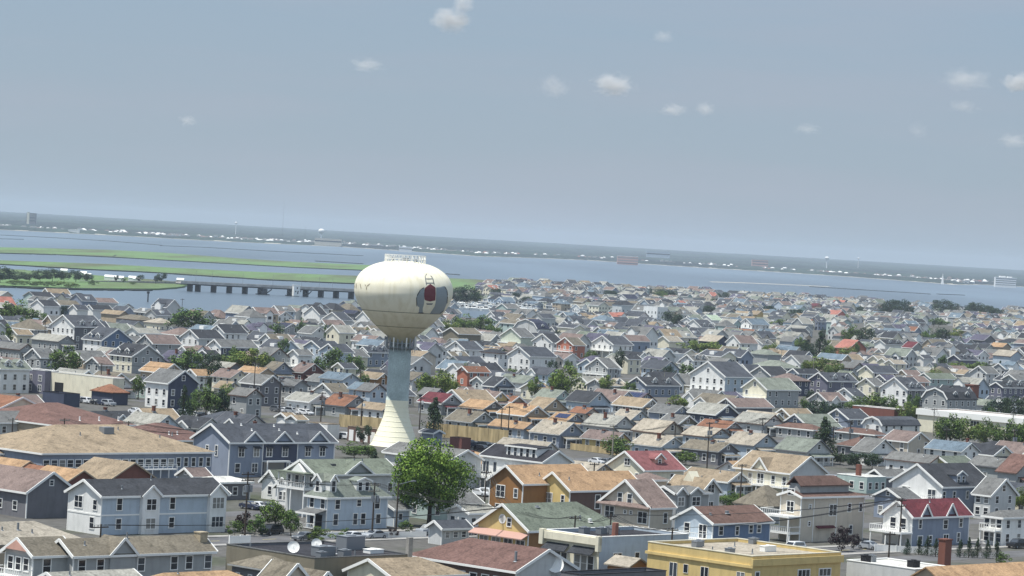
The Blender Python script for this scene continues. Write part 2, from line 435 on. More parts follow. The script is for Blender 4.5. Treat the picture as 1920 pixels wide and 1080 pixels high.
def house(cx, cy, xl, xr, h, ridge, th, roof, wall, kind='gable', pitch=.55, name='house', label=None, cat='house', group=None,
          wl=None, wr=None, det=2, maxl=60, minl=4, place=None, hips=None, trim=True, ov=.45, par=.5):
    """cx,cy: where the near eave corner is seen; xl,xr: how far the two visible faces run"""
    o = B()
    if place: C0, a, b = place
    else:
        C0 = P(cx, cy, h)
        a = min(maxl, max(minl, solve(C0, th, xr, h, 120)))
        b = min(maxl, max(minl, solve(C0, th + math.pi / 2, xl, h, 120)))
    o.a, o.b, o.h, o.th, o.roofc, o.wallc, o.kind = a, b, h, th, roof, wall, kind
    root = thing(name, (C0.x, C0.y, 0), th, label, cat, group)
    o.root = root; o.det = det
    if ridge == 'r': Ls, Lt = a, b; fn = lambda s, t, z: (s, t, z)
    else: Ls, Lt = b, a; fn = lambda s, t, z: (t, s, z)
    o.Ls, o.Lt, o.fn, o.ridge = Ls, Lt, fn, ridge
    rise = pitch * Lt / 2 if kind != 'flat' else 0
    o.rise = rise; o.pitch = pitch
    h0 = h1 = 0
    if kind == 'hip': h0 = h1 = min(Lt / 2, Ls * .42)
    if hips: h0, h1 = hips
    w = MB(); cl = (1 if wl else 0); crr = (2 if wr else 0)
    # walls: L face x=0, R face y=0
    if kind == 'flat':
        H = h + par
        w.box(0, 0, 0, a, b, h - .02, 0)
        if wl: w.poly([(-.01, 0, 0), (-.01, b, 0), (-.01, b, H), (-.01, 0, H)], 1)
        if wr: w.poly([(0, -.01, 0), (a, -.01, 0), (a, -.01, H), (0, -.01, H)], 2)
        for q in ((0, 0, a, .3), (0, b - .3, a, b), (0, .3, .3, b - .3), (a - .3, .3, a, b - .3)): w.box(q[0], q[1], h - .02, q[2], q[3], H)
        w.build('wall', [wm(wall), wm(wl or wall), wm(wr or wall)], root)
        r = MB(); r.box(.3, .3, h - .015, a - .3, b - .3, h + .06)
        o.roof = r.build('roof', rm(roof), root)
        cp = MB(); e = .06
        for q in ((-e, -e, a + e, .34), (-e, b - .34, a + e, b + e), (-e, .34, .34, b - .34), (a - .34, .34, a + e, b - .34)): cp.box(q[0], q[1], H + .002, q[2], q[3], H + .12)
        cp.build('parapet_cap', WHITE if trim is True else (rm(trim) if trim in RC else wm(trim)) if trim else rm(roof), root)
    else:
        if kind == 'gambrel':
            z1 = h + rise * .62; t1 = Lt * .16; z2 = h + rise
            prof = [(0, h), (t1, z1), (Lt / 2, z2), (Lt - t1, z1), (Lt, h)]
        else: prof = [(0, h), (Lt / 2, h + rise), (Lt, h)]
        for end, hip in ((0, h0), (Ls, h1)):
            pts = [fn(end, 0, 0)] + ([fn(end, t, z) for t, z in prof] if not hip else [fn(end, 0, h), fn(end, Lt, h)]) + [fn(end, Lt, 0)]
            isL = (ridge == 'r' and end == 0); isR = (ridge == 'l' and end == 0)
            w.poly(pts, cl if isL else crr if isR else 0)
        for t in (0, Lt):
            isR = (ridge == 'r' and t == 0); isL = (ridge == 'l' and t == 0)
            w.poly([fn(0, t, 0), fn(Ls, t, 0), fn(Ls, t, h), fn(0, t, h)], cl if isL else crr if isR else 0)
        w.build('wall', [wm(wall), wm(wl or wall), wm(wr or wall)], root)
        r = MB()
        if kind == 'gambrel':
            pp = [(-ov * .4, h - .3)] + prof[1:-1] + [(Lt + ov * .4, h - .3)]
            bot = [fn(-ov, t, z) for t, z in pp]; tp = [(t, z + .22) for t, z in pp]
            for i in range(4):
                (t0, z0), (t1_, z1_) = pp[i], pp[i + 1]
                r.solid([fn(-ov, t0, z0), fn(-ov, t1_, z1_), fn(-ov, t1_, z1_ + .22), fn(-ov, t0, z0 + .22)],
                        [fn(Ls + ov, t0, z0), fn(Ls + ov, t1_, z1_), fn(Ls + ov, t1_, z1_ + .22), fn(Ls + ov, t0, z0 + .22)])
        else: roof_solid(r, fn, Ls, Lt, h, rise, ov, h0, h1)
        o.roof = r.build('roof', rm(roof), root)
        if trim:
            tr = MB(); p = pitch; ez = h - ov * p
            tm = WHITE if trim is True else wm(trim); tk = .4 if trim is True else .24
            if kind == 'gambrel':
                for i in range(4):
                    (t0, z0), (t1_, z1_) = pp[i], pp[i + 1]
                    tr.bar(fn(-ov - .06, t0, z0 + .05), fn(-ov - .06, t1_, z1_ + .05), .12, .45)
            else:
                # eave boards
                for t in (-ov - .05, Lt + ov + .05):
                    tr.bar(fn(-ov, t, ez + .03), fn(Ls + ov, t, ez + .03), .1, tk * .8)
                for s, hip in ((-ov - .06, h0), (Ls + ov + .06, h1)):
                    if hip: tr.bar(fn(s, -ov, ez + .03), fn(s, Lt + ov, ez + .03), .1, tk * .85)
                    else:
                        tr.bar(fn(s, -ov - .1, ez + .04), fn(s, Lt / 2, h + rise + .06), .12, tk)
                        tr.bar(fn(s, Lt + ov + .1, ez + .04), fn(s, Lt / 2, h + rise + .06), .12, tk)
            tr.build('trim', tm, o.roof)
        if det >= 2:      # corner boards
            for x, y in ((0, 0), (a, 0), (0, b)):
                cb = MB()
                sx = -1 if x == 0 else 1; sy = -1 if y == 0 else 1
                cb.box(x - (.03 if sx < 0 else .15), y - (.03 if sy < 0 else .15), 0, x + (.15 if sx < 0 else .03), y + (.15 if sy < 0 else .03), h - .05)
                cb.build('corner_board', WHITE if trim is True else wm(wall), root)
    HL.append(o)
    return o
HL = []
def zroof(o, s, t):
    """height of the roof plane at local x=s,y=t"""
    if o.ridge == 'l': s, t = t, s
    return o.h + o.pitch * min(t, o.Lt - t)
def chimney(o, x, y, w=.7, top=1.2, m=None, pot=True):
    z0 = zroof(o, x, y) - .5 if o.kind != 'flat' else o.h
    zt = (o.h + o.rise if o.kind != 'flat' else o.h) + top
    c = MB(); c.box(x - w / 2, y - w / 2, z0, x + w / 2, y + w / 2, zt); c.box(x - w / 2 - .08, y - w / 2 - .08, zt, x + w / 2 + .08, y + w / 2 + .08, zt + .16)
    ch = c.build('chimney', m or BRICK, o.roof)
    if pot:
        f = MB(); f.box(x - w / 2 - .1, y - w / 2 - .1, z0, x + w / 2 + .1, y + w / 2 + .1, zroof(o, x, y) + .5 if o.kind != 'flat' else o.h + .3); f.build('flashing', METAL, ch)
    return ch
def pipe(o, x, y, l=.7, r=.12, m=None):
    z = zroof(o, x, y) if o.kind != 'flat' else o.h
    c = MB(); c.cyl((x, y, z - .1), (x, y, z + l), r, n=8); c.cyl((x, y, z + .12), (x, y, z + .22), r * 2, r * 1.3, n=8); return c.build('vent_pipe', m or METAL, o.roof)
def skylight(o, x, y, w=.9):
    z = zroof(o, x, y); c = MB(); c.box(x - w / 2, y - w / 2, z - .2, x + w / 2, y + w / 2, z + .32); return c.build('skylight', GLASS, o.roof)
def gablet(o, face, s, w, rise=None, back=4, wall=None, win=False, bay=0, zb=None, drop=0, roof=None, wh=.9):
    """small cross gable over a face; bay>0 pushes a full-height bay out of the wall"""
    h = o.h - drop; rise = rise or w * .3
    m = wm(wall or o.wallc)
    p = MB(); z0 = (zb if zb is not None else (0 if bay else h - .2)); out = bay if bay else .05
    A = lambda q, oo, z: fp(face, s + q, oo, z)
    pts = [A(-w / 2, out, z0), A(w / 2, out, z0), A(w / 2, out, h), A(0, out, h + rise), A(-w / 2, out, h)]
    bk = [A(-w / 2, -back, z0), A(w / 2, -back, z0), A(w / 2, -back, h), A(0, -back, h + rise), A(-w / 2, -back, h)]
    if bay: bk = [A(-w / 2, -.02, z0), A(w / 2, -.02, z0), A(w / 2, -back, h), A(0, -back, h + rise), A(-w / 2, -back, h)]
    p.solid(pts, bk)
    g = p.build('cross_gable', m, o.root)
    q = MB(); e = .3; f = out + .3; sl = rise / (w / 2)
    for sg in (-1, 1):
        b0 = [A(sg * (w / 2 + e), f, h - e * sl), A(0, f, h + rise), A(0, -back, h + rise), A(sg * (w / 2 + e), -back, h - e * sl)]
        q.solid(b0, [(x, y, z + .16) for x, y, z in b0])
    rr = q.build('roof', rm(roof or o.roofc), g)
    t = MB()
    for sg in (-1, 1): t.bar(A(sg * (w / 2 + e + .05), f + .05, h - e * sl + .02), A(0, f + .05, h + rise + .04), .1, .34)
    t.build('trim', WHITE, g)
    if win:
        key = win if isinstance(win, tuple) else (.8, wh)
        wd = window(o.root, face, s, h - .1 if key[1] < 1 else h - key[1] + .3, key[0], key[1])
        wd.location = Vector(wd.location) + Vector(fp(face, 0, out, 0))
    return g
def dormer(o, face, s, w=1.8, inset=1.0, wh=1.3, rise=.6, wall=None, back=3.0, shed=False, roof=None, win=True):
    """dormer standing on the roof slope above a face"""
    zb = o.h + o.pitch * inset - .1
    A = lambda q, oo, z: fp(face, s + q, -oo, z)
    if shed: rise = .25
    h = zb + wh
    p = MB()
    if shed:
        p.solid([A(-w / 2, inset, zb), A(w / 2, inset, zb), A(w / 2, inset, h), A(-w / 2, inset, h)], [A(-w / 2, inset + back, zb), A(w / 2, inset + back, zb), A(w / 2, inset + back, h + .2), A(-w / 2, inset + back, h + .2)])
    else:
        p.solid([A(-w / 2, inset, zb), A(w / 2, inset, zb), A(w / 2, inset, h), A(0, inset, h + rise), A(-w / 2, inset, h)],
                [A(-w / 2, inset + back, zb), A(w / 2, inset + back, zb), A(w / 2, inset + back, h), A(0, inset + back, h + rise), A(-w / 2, inset + back, h)])
    g = p.build('dormer', wm(wall or o.wallc), o.roof)
    q = MB(); e = .25; f = inset - .3
    if shed:
        b0 = [A(-w / 2 - e, f, h), A(w / 2 + e, f, h), A(w / 2 + e, inset + back, h + .3), A(-w / 2 - e, inset + back, h + .3)]
        q.solid(b0, [(x, y, z + .15) for x, y, z in b0])
    else:
        sl = rise / (w / 2)
        for sg in (-1, 1):
            b0 = [A(sg * (w / 2 + e), f, h - e * sl), A(0, f, h + rise), A(0, inset + back, h + rise), A(sg * (w / 2 + e), inset + back, h - e * sl)]
            q.solid(b0, [(x, y, z + .14) for x, y, z in b0])
    q.build('roof', rm(roof or o.roofc), g)
    if o.det >= 1:
        t = MB()
        if shed: t.bar(A(-w / 2 - e, f - .05, h + .04), A(w / 2 + e, f - .05, h + .04), .1, .28)
        else:
            for sg in (-1, 1): t.bar(A(sg * (w / 2 + e), f - .05, h - e * sl + .02), A(0, f - .05, h + rise + .04), .1, .28)
        t.build('trim', WHITE, g)
    if win:
        n = max(1, int(w / 1.6))
        for i in range(n):
            wd = window(o.root, face, s - w / 2 + w * (i + .5) / n, zb + .25, .75, wh - .45)
            wd.location = Vector(wd.location) + Vector(fp(face, 0, -inset, 0))
    return g
def autowin(o, face, rows=None, n=None, w=1.0, h=1.4, skip=(), st='w', attic=True, rng=None):
    L = o.a if face == 'R' else o.b
    rows = rows or ([.9] if o.h < 4.4 else [.9, 3.7] if o.h < 7.4 else [.9, 3.7, 6.4])
    n = n or max(1, int(round(L / 3.0)))
    for zi in rows:
        if zi + h > o.h - .1 and zi > 1: zi = o.h - h - .3
        for i in range(n):
            if (zi, i) in skip: continue
            if rng and rng.random() < .15: continue
            window(o.root, face, L * (i + .5) / n, zi, w, h, st)
    gend = (o.ridge == 'r') == (face == 'L')
    if attic and gend and o.kind in ('gable', 'gambrel') and o.rise > 1.6:
        window(o.root, face, L / 2, o.h + o.rise * .22, .7 if o.rise < 2.4 else 1.0, min(1.2, o.rise * .4), st)
def awning(o, face, s0, s1, z, col=None, dep=.9):
    w = MB(); a = [fp(face, s0, .01, z + .35), fp(face, s1, .01, z + .35), fp(face, s1, dep, z), fp(face, s0, dep, z)]
    w.solid(a, [(x, y, zz + .1) for x, y, zz in a]); return w.build('awning', col or WHITE, o.root)
G1 = G2 = G3 = R(46)       # the whole town stands on one street grid
# ------------------------------------------------------------------ setting: water, land, marsh, streets
def sheet(name, pts, z, m, kind='structure', thick=None):
    mb = MB()
    if thick: mb.solid([(x, y, z - thick) for x, y in pts], [(x, y, z) for x, y in pts])
    else: mb.poly([(x, y, z) for x, y in pts])
    o = mb.build(name, m)
    o['kind'] = kind
    return o
WATER = mat('bay_water', (0.085, 0.115, 0.145), .28, 'water', spec=.5)
GROUND = mat('town_ground', (.2, .2, .18), .95, 'ground')
ASPH = mat('asphalt', (.13, .13, .135), .9, 'rough')
WALKM = mat('pavement_concrete', (.36, .35, .33), .9, 'rough')
MARSH = mat('marsh_grass', lin((118, 154, 104), .56), .95, 'marsh')
BANK = mat('marsh_bank', lin((52, 58, 52), .7), .95)
FOREST = mat('far_woodland', lin((50, 74, 66), .34), .95, 'forest')
SAND = mat('shore_sand', lin((205, 198, 180), .8), .95, 'rough')
WZ = -1.0
sheet('water', [(-6800, -1500), (6800, -1500), (6800, 27600), (-6800, 27600)], WZ, WATER)
shore_px = [(-260, 572), (-60, 574), (0, 572), (60, 572), (130, 580), (215, 592), (330, 601), (478, 606), (490, 597), (560, 597), (640, 592), (720, 582), (830, 566),
            (845, 548), (900, 541), (960, 538), (1000, 540), (1120, 545), (1250, 552), (1350, 560), (1500, 565), (1650, 575), (1750, 580), (1850, 588), (1920, 594), (2100, 604), (2600, 640)]
LAND = [tuple(P(x, y, 0)[:2]) for x, y in shore_px]
LANDP = LAND + [(700, -250), (-420, -250)]
sheet('town_ground', LANDP, 0, GROUND, thick=1.6)
sw = MB()
for a, b in zip(LAND[:-1], LAND[1:]): sw.bar((a[0], a[1], -.4), (b[0], b[1], -.4), .8, 1.3)
tag(sw.build('bulkhead', mat('bulkhead_timber', lin((120, 108, 96), .7), .9, 'rough')), 'low brown timber bulkhead edging the town along the bay', 'bulkhead')
def inpoly(x, y, poly):
    c = False; n = len(poly)
    for i in range(n):
        x1, y1 = poly[i]; x2, y2 = poly[i - 1]
        if (y1 > y) != (y2 > y) and x < (x2 - x1) * (y - y1) / (y2 - y1) + x1: c = not c
    return c
CANAL = [tuple(P(x, y, 0)[:2]) for x, y in [(780, 572), (850, 577), (950, 585), (1060, 592), (1180, 600), (1290, 612), (1330, 618), (1240, 616), (1110, 607), (950, 600), (850, 594), (780, 588)]]
sheet('canal_water', CANAL, .05, WATER)
# marsh islands and mud banks: a green top over a thin dark edge
def island(name, px, z=-.35, m=None, bank=True):
    pts = [tuple(P(x, y, WZ)[:2]) for x, y in px]
    cx = sum(p[0] for p in pts) / len(pts); cy = sum(p[1] for p in pts) / len(pts)
    # wobble the outline
    out = []
    rr = random.Random(len(pts) + int(px[0][0]))
    for i in range(len(pts)):
        a, b = pts[i], pts[(i + 1) % len(pts)]
        for k in range(5):
            t = k / 5; ww = (rr.random() - .5) * 7
            out.append((a[0] + (b[0] - a[0]) * t + ww, a[1] + (b[1] - a[1]) * t + ww * 3))
    mb = MB()
    mb.solid([(x, y, WZ - .5) for x, y in out], [(x, y, z) for x, y in out])
    o = mb.build(name, m or MARSH); o['kind'] = 'structure'
    if bank:
        # near side bank of dark mud and reed
        mb = MB(); n = len(out)
        for i in range(n):
            a, b = out[i], out[(i + 1) % n]
            if b[0] > a[0] + 8 and (a[1] + b[1]) / 2 < cy + 80 or False:
                mb.bar((a[0], a[1] - 8, -.6), (b[0], b[1] - 8, -.6), 16, .9)
        if mb.v:
            k = mb.build('mud_bank', BANK); k['kind'] = 'structure'
    return o
island('marsh', [(-120, 474), (0, 475), (110, 478), (220, 483), (400, 493), (560, 502), (700, 508), (700, 498), (560, 492), (430, 484), (300, 474), (200, 469), (80, 466), (-120, 462)])
island('marsh', [(-120, 494), (0, 496), (150, 505), (300, 512), (420, 520), (500, 525), (700, 534), (700, 519), (560, 514), (420, 508), (300, 502), (200, 496), (0, 489), (-120, 484)])
for seg in ([(-120, 437), (0, 441), (100, 446), (200, 452), (300, 460)], [(300, 461), (380, 464), (520, 472), (680, 480)], [(-100, 446), (40, 449)], [(210, 482), (215, 479)],
            [(590, 490), (680, 495)], [(835, 514), (862, 516)], [(1520, 538), (1600, 543), (1700, 549), (1745, 552)], [(1760, 552), (1810, 554)]):
    mb = MB()
    for a, b in zip(seg[:-1], seg[1:]):
        pa, pb = P(*a, WZ), P(*b, WZ)
        d = pa.y * .006
        mb.solid([(pa.x, pa.y, WZ - .3), (pb.x, pb.y, WZ - .3), (pb.x, pb.y + d, WZ - .3), (pa.x, pa.y + d, WZ - .3)], [(pa.x, pa.y, -.2), (pb.x, pb.y, -.2), (pb.x, pb.y + d, -.2), (pa.x, pa.y + d, -.2)])
    o = mb.build('mud_bank', BANK); o['kind'] = 'structure'
mb = MB()
seg = [(1335, 529), (1400, 531), (1450, 533), (1560, 538)]
for a, b in zip(seg[:-1], seg[1:]):
    pa, pb = P(*a, WZ), P(*b, WZ); mb.solid([(pa.x, pa.y, WZ - .3), (pb.x, pb.y, WZ - .3), (pb.x, pb.y + 80, WZ - .3), (pa.x, pa.y + 80, WZ - .3)], [(pa.x, pa.y, -.9), (pb.x, pb.y, -.9), (pb.x, pb.y + 80, -.9), (pa.x, pa.y + 80, -.9)])
mb.build('sand_bar', SAND)['kind'] = 'structure'
island('island', [(-140, 536), (0, 538), (60, 541), (150, 543), (230, 544), (300, 544), (350, 540), (352, 535), (330, 531), (230, 522), (120, 514), (40, 508), (-140, 503)], z=.2)
island('marsh', [(836, 549), (900, 545), (985, 541), (992, 534), (900, 526), (838, 523)], z=.1)
# causeway road on the island
mb = MB(); a, b = P(150, 527, .3), P(345, 532, .3)
mb.solid([(a.x, a.y - 4, .2), (b.x, b.y - 4, .2), (b.x, b.y + 4, .2), (a.x, a.y + 4, .2)], [(a.x, a.y - 4, .7), (b.x, b.y - 4, 2.2), (b.x, b.y + 4, 2.2), (a.x, a.y + 4, .7)])
mb.build('causeway_road', WALKM)['kind'] = 'structure'

# ---- far mainland: a wooded plain that climbs gently, its shore lined with a pale beach
FS = [(-400, 418), (0, 431), (200, 441), (400, 452), (640, 463), (760, 471), (900, 481), (1000, 484), (1100, 488), (1250, 498), (1330, 503), (1450, 510), (1560, 517), (1700, 527), (1790, 534), (1840, 534), (1920, 538), (2300, 560)]
FSP = [P(x, y, WZ) for x, y in FS]
def shore_y(x):
    for a, b in zip(FSP[:-1], FSP[1:]):
        if a.x <= x <= b.x: return a.y + (b.y - a.y) * (x - a.x) / (b.x - a.x)
    return FSP[0].y if x < FSP[0].x else FSP[-1].y
def ht(x, y, sy):
    t = (y - sy) / (27000 - sy)
    base = 4 + 43 * min(1, max(0, t)) ** 1.25
    from mathutils import noise as N
    n = N.noise(Vector((x * .008, y * .0015, 0))) * 3 + N.noise(Vector((x * .03, y * .005, 3))) * 2.6 + N.noise(Vector((x * .0015, y * .0005, 9))) * 2.5
    edge = min(1, (y - sy) / 120)
    return max(WZ + .3, (base + n * (1.0 if t < .8 else .35) + 4) * edge)
mb = MB()
NX, NY = 620, 46
xs = [-5200 + 10400 * i / NX for i in range(NX + 1)]
for j in range(NY + 1):
    tj = (j / NY) ** 2.2
    for x in xs:
        sy = shore_y(x) + 14; y = sy + tj * (27000 - sy); mb.v.append((x, y, ht(x, y, sy) if j else WZ - .2))
for j in range(NY):
    for i in range(NX):
        k = j * (NX + 1) + i; mb.f.append((k, k + 1, k + NX + 2, k + NX + 1)); mb.m.append(0)
fw = mb.build('far_woodland', FOREST, smooth=False); tag(fw, 'hazy blue-green woods covering the mainland across the bay', 'woodland', kind='stuff')
mb = MB()
for a, b in zip(FSP[:-1], FSP[1:]):
    n = 8
    for i in range(n):
        p = a.lerp(b, i / n); q = a.lerp(b, (i + 1) / n); w = 60 + 20 * math.sin(i * 2.1 + a.x)
        mb.solid([(p.x, p.y - 2, WZ - .3), (q.x, q.y - 2, WZ - .3), (q.x, q.y + w, WZ - .3), (p.x, p.y + w, WZ - .3)], [(p.x, p.y - 2, WZ + .4), (q.x, q.y - 2, WZ + .4), (q.x, q.y + w, 1.4), (p.x, p.y + w, 1.4)])
mb.build('far_beach', SAND)['kind'] = 'structure'

# ---- streets (sheets a little above the ground), with pavements
STREETS = []
def street(p, q, w=9, z=.02):
    p, q = Vector(p[:2]), Vector(q[:2]); d = (q - p).normalized(); n = Vector((-d.y, d.x))
    STREETS.append((p, q, w))
    sheet('street', [tuple(p - n * w / 2), tuple(q - n * w / 2), tuple(q + n * w / 2), tuple(p + n * w / 2)], z, ASPH)
    mb = MB()
    for sg in (-1, 1):
        a, b = p + n * sg * (w / 2 + 1), q + n * sg * (w / 2 + 1)
        mb.bar((a.x, a.y, .06), (b.x, b.y, .06), 2 - .004, .13)
    mb.build('pavement', WALKM)['kind'] = 'structure'
    mk = MB()
    if (q - p).length < 200:
        L = (q - p).length
        for i in range(int(L / 6)):
            a = p + d * (i * 6); b = a + d * 3; mk.solid([tuple((a - n * .07).to_3d() + Vector((0, 0, z + .004))), tuple((b - n * .07).to_3d() + Vector((0, 0, z + .004))), tuple((b + n * .07).to_3d() + Vector((0, 0, z + .004))), tuple((a + n * .07).to_3d() + Vector((0, 0, z + .004)))],
                                                     [tuple((a - n * .07).to_3d() + Vector((0, 0, z + .012))), tuple((b - n * .07).to_3d() + Vector((0, 0, z + .012))), tuple((b + n * .07).to_3d() + Vector((0, 0, z + .012))), tuple((a + n * .07).to_3d() + Vector((0, 0, z + .012)))])
        mk.build('road_marking', mat('road_paint', (.7, .6, .2), .8))['kind'] = 'structure'
def ang(t): return Vector((math.cos(t), math.sin(t)))
A0 = P(720, 1004)
street(A0.xy - ang(G1) * 75, A0.xy + ang(G1) * 60)
A1 = P(1560, 1033)
street(A1.xy - ang(G1) * 22, A1.xy + ang(G1) * 70, 8, .026)

# ------------------------------------------------------------------ water tower
def solve_z(px, py, Y_at):     # height of a point seen at py, at the tower's distance
    lo, hi = -5, 200
    for _ in range(50):
        m = (lo + hi) / 2
        if PJ((Y_at.x, Y_at.y, m))[1] > py: lo = m
        else: hi = m
    return lo
TB = P(740, 836, 0)
def tz(py): return solve_z(0, py, TB)
kpx = FPX / (TB - Vector((0, 0, CAMZ))).length       # px per metre there
tw = thing('water_tower', TB, 0, 'huge cream water tower with bulb tank, elephant emblem and flared base', 'water tower')
Rt = 92.5 / kpx
zt, zb = tz(489), tz(637)
col = 21 / kpx
prof = [(col * 1.02, zb - .6)]
ze = tz(553)
# measured half-widths of the tank at image heights
meas = [(632, 25), (625, 34), (615, 46), (603, 59), (590, 71), (577, 81), (565, 88), (553, 92), (545, 92.5), (535, 92), (526, 89), (517, 84), (508, 75), (500, 62), (495, 49), (491, 32), (489.5, 16), (489, .5)]
for y, r in meas: prof.append((r / kpx, tz(y)))
# smooth the profile
def smoothp(pr, n=3):
    for _ in range(n):
        out = [pr[0]]
        for a, b in zip(pr[:-1], pr[1:]): out += [(a[0] * .75 + b[0] * .25, a[1] * .75 + b[1] * .25), (a[0] * .25 + b[0] * .75, a[1] * .25 + b[1] * .75)]
        pr = out + [pr[-1]]
    return pr
TP = smoothp(prof, 2)
TANK = mat('tank_paint', lin((254, 248, 224), .88), .5, 'tank', spec=.4)
COLM = mat('column_paint', lin((204, 218, 212), .78), .5, 'rough')
mb = MB(); mb.lathe(TP, 96); mb.build('tank', TANK, tw, smooth=True)
mb = MB()
cz0, cz1 = tz(752), zb
mb.lathe([(col, cz1 - .58), (col, cz0)][::-1], 48); mb.build('column', COLM, tw, smooth=True)
mb = MB(); bp = smoothp([(q / kpx, tz(y_)) for y_, q in ((750, 21.2), (762, 21.5), (772, 22.5), (782, 24.5), (797, 29.5), (813, 36), (831, 43.5))] + [(47.5 / kpx, 0)], 2)
mb.lathe(bp[::-1], 64)
for i in range(1, 9):
    z = cz0 * (1 - i / 9)
    r = [r0 + (r1 - r0) * (z0 - z) / (z0 - z1) for (r0, z0), (r1, z1) in zip(bp[:-1], bp[1:]) if z1 <= z <= z0 and z0 > z1][0]; mb.lathe([(r + .02, z - .05), (r + .07, z), (r + .02, z + .05)], 64)
mb.build('flared_base', mat('base_paint', lin((252, 248, 222), .86), .6), tw, smooth=False)
def tr_at(z):
    for (r0, z0), (r1, z1) in zip(TP[:-1], TP[1:]):
        if min(z0, z1) <= z <= max(z0, z1): return r0 + (r1 - r0) * ((z - z0) / (z1 - z0) if z1 != z0 else 0)
    return 0
for y in (584, 612):      # weld seams round the belly
    z = tz(y); r = tr_at(z); mb = MB(); mb.lathe([(r - .05, z - .09), (r + .07, z), (r - .05, z + .09)], 96); mb.build('weld_seam', mat('seam', lin((118, 112, 92), .8), .8), tw)
# bundle of antennas below the tank
for i in range(22):
    t = 2 * math.pi * i / 22; r = col + 1.0; z = tz(650) + rnd.uniform(-.5, .3); x, y = r * math.cos(t), r * math.sin(t)
    mb = MB(); hh = rnd.uniform(1.8, 2.8); mb.box(x - .16, y - .16, z, x + .16, y + .16, z + hh); mb.bar((x * .97, y * .97, z - 1.2), (x * .97, y * .97, z + hh), .07); mb.bar((x * .8, y * .8, z + .4), (x, y, z + .4), .08)
    mb.build('antenna_panel', METAL if i % 3 else WHITE, tw)
mb = MB(); r = col + .8
for z in (tz(652), tz(644)): mb.lathe([(r, z), (r + .1, z), (r + .1, z + .12), (r, z + .12), (r, z)], 40)
for i in range(14):
    t = 2 * math.pi * i / 14; mb.bar((col * .95 * math.cos(t), col * .95 * math.sin(t), tz(656)), (r * math.cos(t), r * math.sin(t), tz(652)), .1)
mb.build('antenna_ring', METAL, tw)
# railing on the roof of the tank
mb = MB(); rr = 38 / kpx; zr0 = tz(493); zr1 = tz(478.5)
for i in range(30):
    t = 2 * math.pi * i / 30; t2 = 2 * math.pi * (i + 1) / 30
    a = Vector((rr * math.cos(t), rr * math.sin(t), 0)); b = Vector((rr * math.cos(t2), rr * math.sin(t2), 0))
    mb.bar(a + Vector((0, 0, zr0 - .4)), a + Vector((0, 0, zr1)), .16)
    for z in (zr1, (zr0 + zr1) / 2): mb.bar(a + Vector((0, 0, z)), b + Vector((0, 0, z)), .14)
    if i % 2: mb.bar(a + Vector((0, 0, zr0)), b + Vector((0, 0, zr1)), .1)
mb.build('railing', WHITE, tw)
mb = MB(); mb.cyl((0, 0, zt - .2), (0, 0, zt + .7), 1.0, .8, 16); mb.build('roof_vent', METAL, tw); mb = MB(); mb.cyl((2.5, -1.5, zt - .5), (2.5, -1.5, zt + .6), .4, .4, 12); mb.build('roof_vent', METAL, tw); mb = MB(); mb.cyl((-3, 0, zt - .6), (-3, 0, zt + .7), .3, .3, 10); mb.build('roof_vent', METAL, tw)
# emblem and letters, laid on the tank's own surface
tocam = math.atan2(-TB.y, -TB.x)
def on_tank(px, py, off=.05):
    """point of the tank surface seen at px,py (local to the tower)"""
    o = Vector((0, 0, CAMZ)); u, v = px - 960, 540 - py
    d = (cr * u + cu * v + fwd * FPX).normalized()
    lo = max(1, (TB + Vector((0, 0, tz(545))) - o).length - 13.5)
    t = lo
    while t < lo + 40:
        q = o + d * t - TB
        if math.hypot(q.x, q.y) < tr_at(q.z) + off: return q
        t += .05
    q = o + d * ((TB - o).length) - TB
    r = math.hypot(q.x, q.y); k = (tr_at(q.z) + off) / max(r, .01)
    return Vector((q.x * k, q.y * k, q.z))
def decal(name, polys, m, parent, off=.05, step=3.0):
    mb = MB()
    for poly in polys:
        # cut the outline into a fan of small quads by scan strips
        ys = [p[1] for p in poly]; y0, y1 = min(ys), max(ys); n = max(1, int((y1 - y0) / 2.0))
        def span(y):
            xs = []
            for i in range(len(poly)):
                (xa, ya), (xb, yb) = poly[i - 1], poly[i]
                if (ya > y) != (yb > y): xs.append(xa + (xb - xa) * (y - ya) / (yb - ya))
            return (min(xs), max(xs)) if len(xs) >= 2 else None
        prev = None
        for i in range(n + 1):
            y = y0 + (y1 - y0) * min(max(i / n, .002), .998); s = span(y)
            if s is None: continue
            k = 6
            row = [(s[0] + (s[1] - s[0]) * j / k, y) for j in range(k + 1)]
            if prev:
                for j in range(k):
                    mb.poly([on_tank(*q, off) for q in (prev[j], row[j], row[j + 1], prev[j + 1])])
            prev = row
    return mb.build(name, m, parent)
def X(zx, zy): return (755 + zx / 9.82, 490 + zy / 9.82)
ELE = mat('emblem_grey', lin((158, 168, 172), .8), .6)
ELD = mat('emblem_slate', lin((118, 122, 124), .8), .6)
em = decal('elephant_emblem', [
    [X(*p) for p in [(255, 660), (270, 600), (330, 520), (400, 480), (400, 640), (395, 780), (370, 870), (370, 950), (295, 950), (310, 820), (300, 770), (275, 830), (262, 760)]]], ELE, tw, .05)
decal('emblem_forelegs', [
    [X(*p) for p in [(620, 465), (770, 460), (815, 520), (830, 620), (820, 760), (790, 830), (750, 930), (690, 965), (740, 880), (755, 790), (700, 770), (660, 780), (600, 870), (560, 965), (500, 965), (590, 830), (612, 740)]],
], ELE, em, .052)
decal('emblem_blanket', [[X(*p) for p in [(405, 500), (440, 465), (510, 415), (570, 455), (605, 480), (608, 600), (600, 735), (500, 740), (405, 715), (395, 620)]]], mat('emblem_red', lin((124, 58, 66), .8), .6), em, .09)
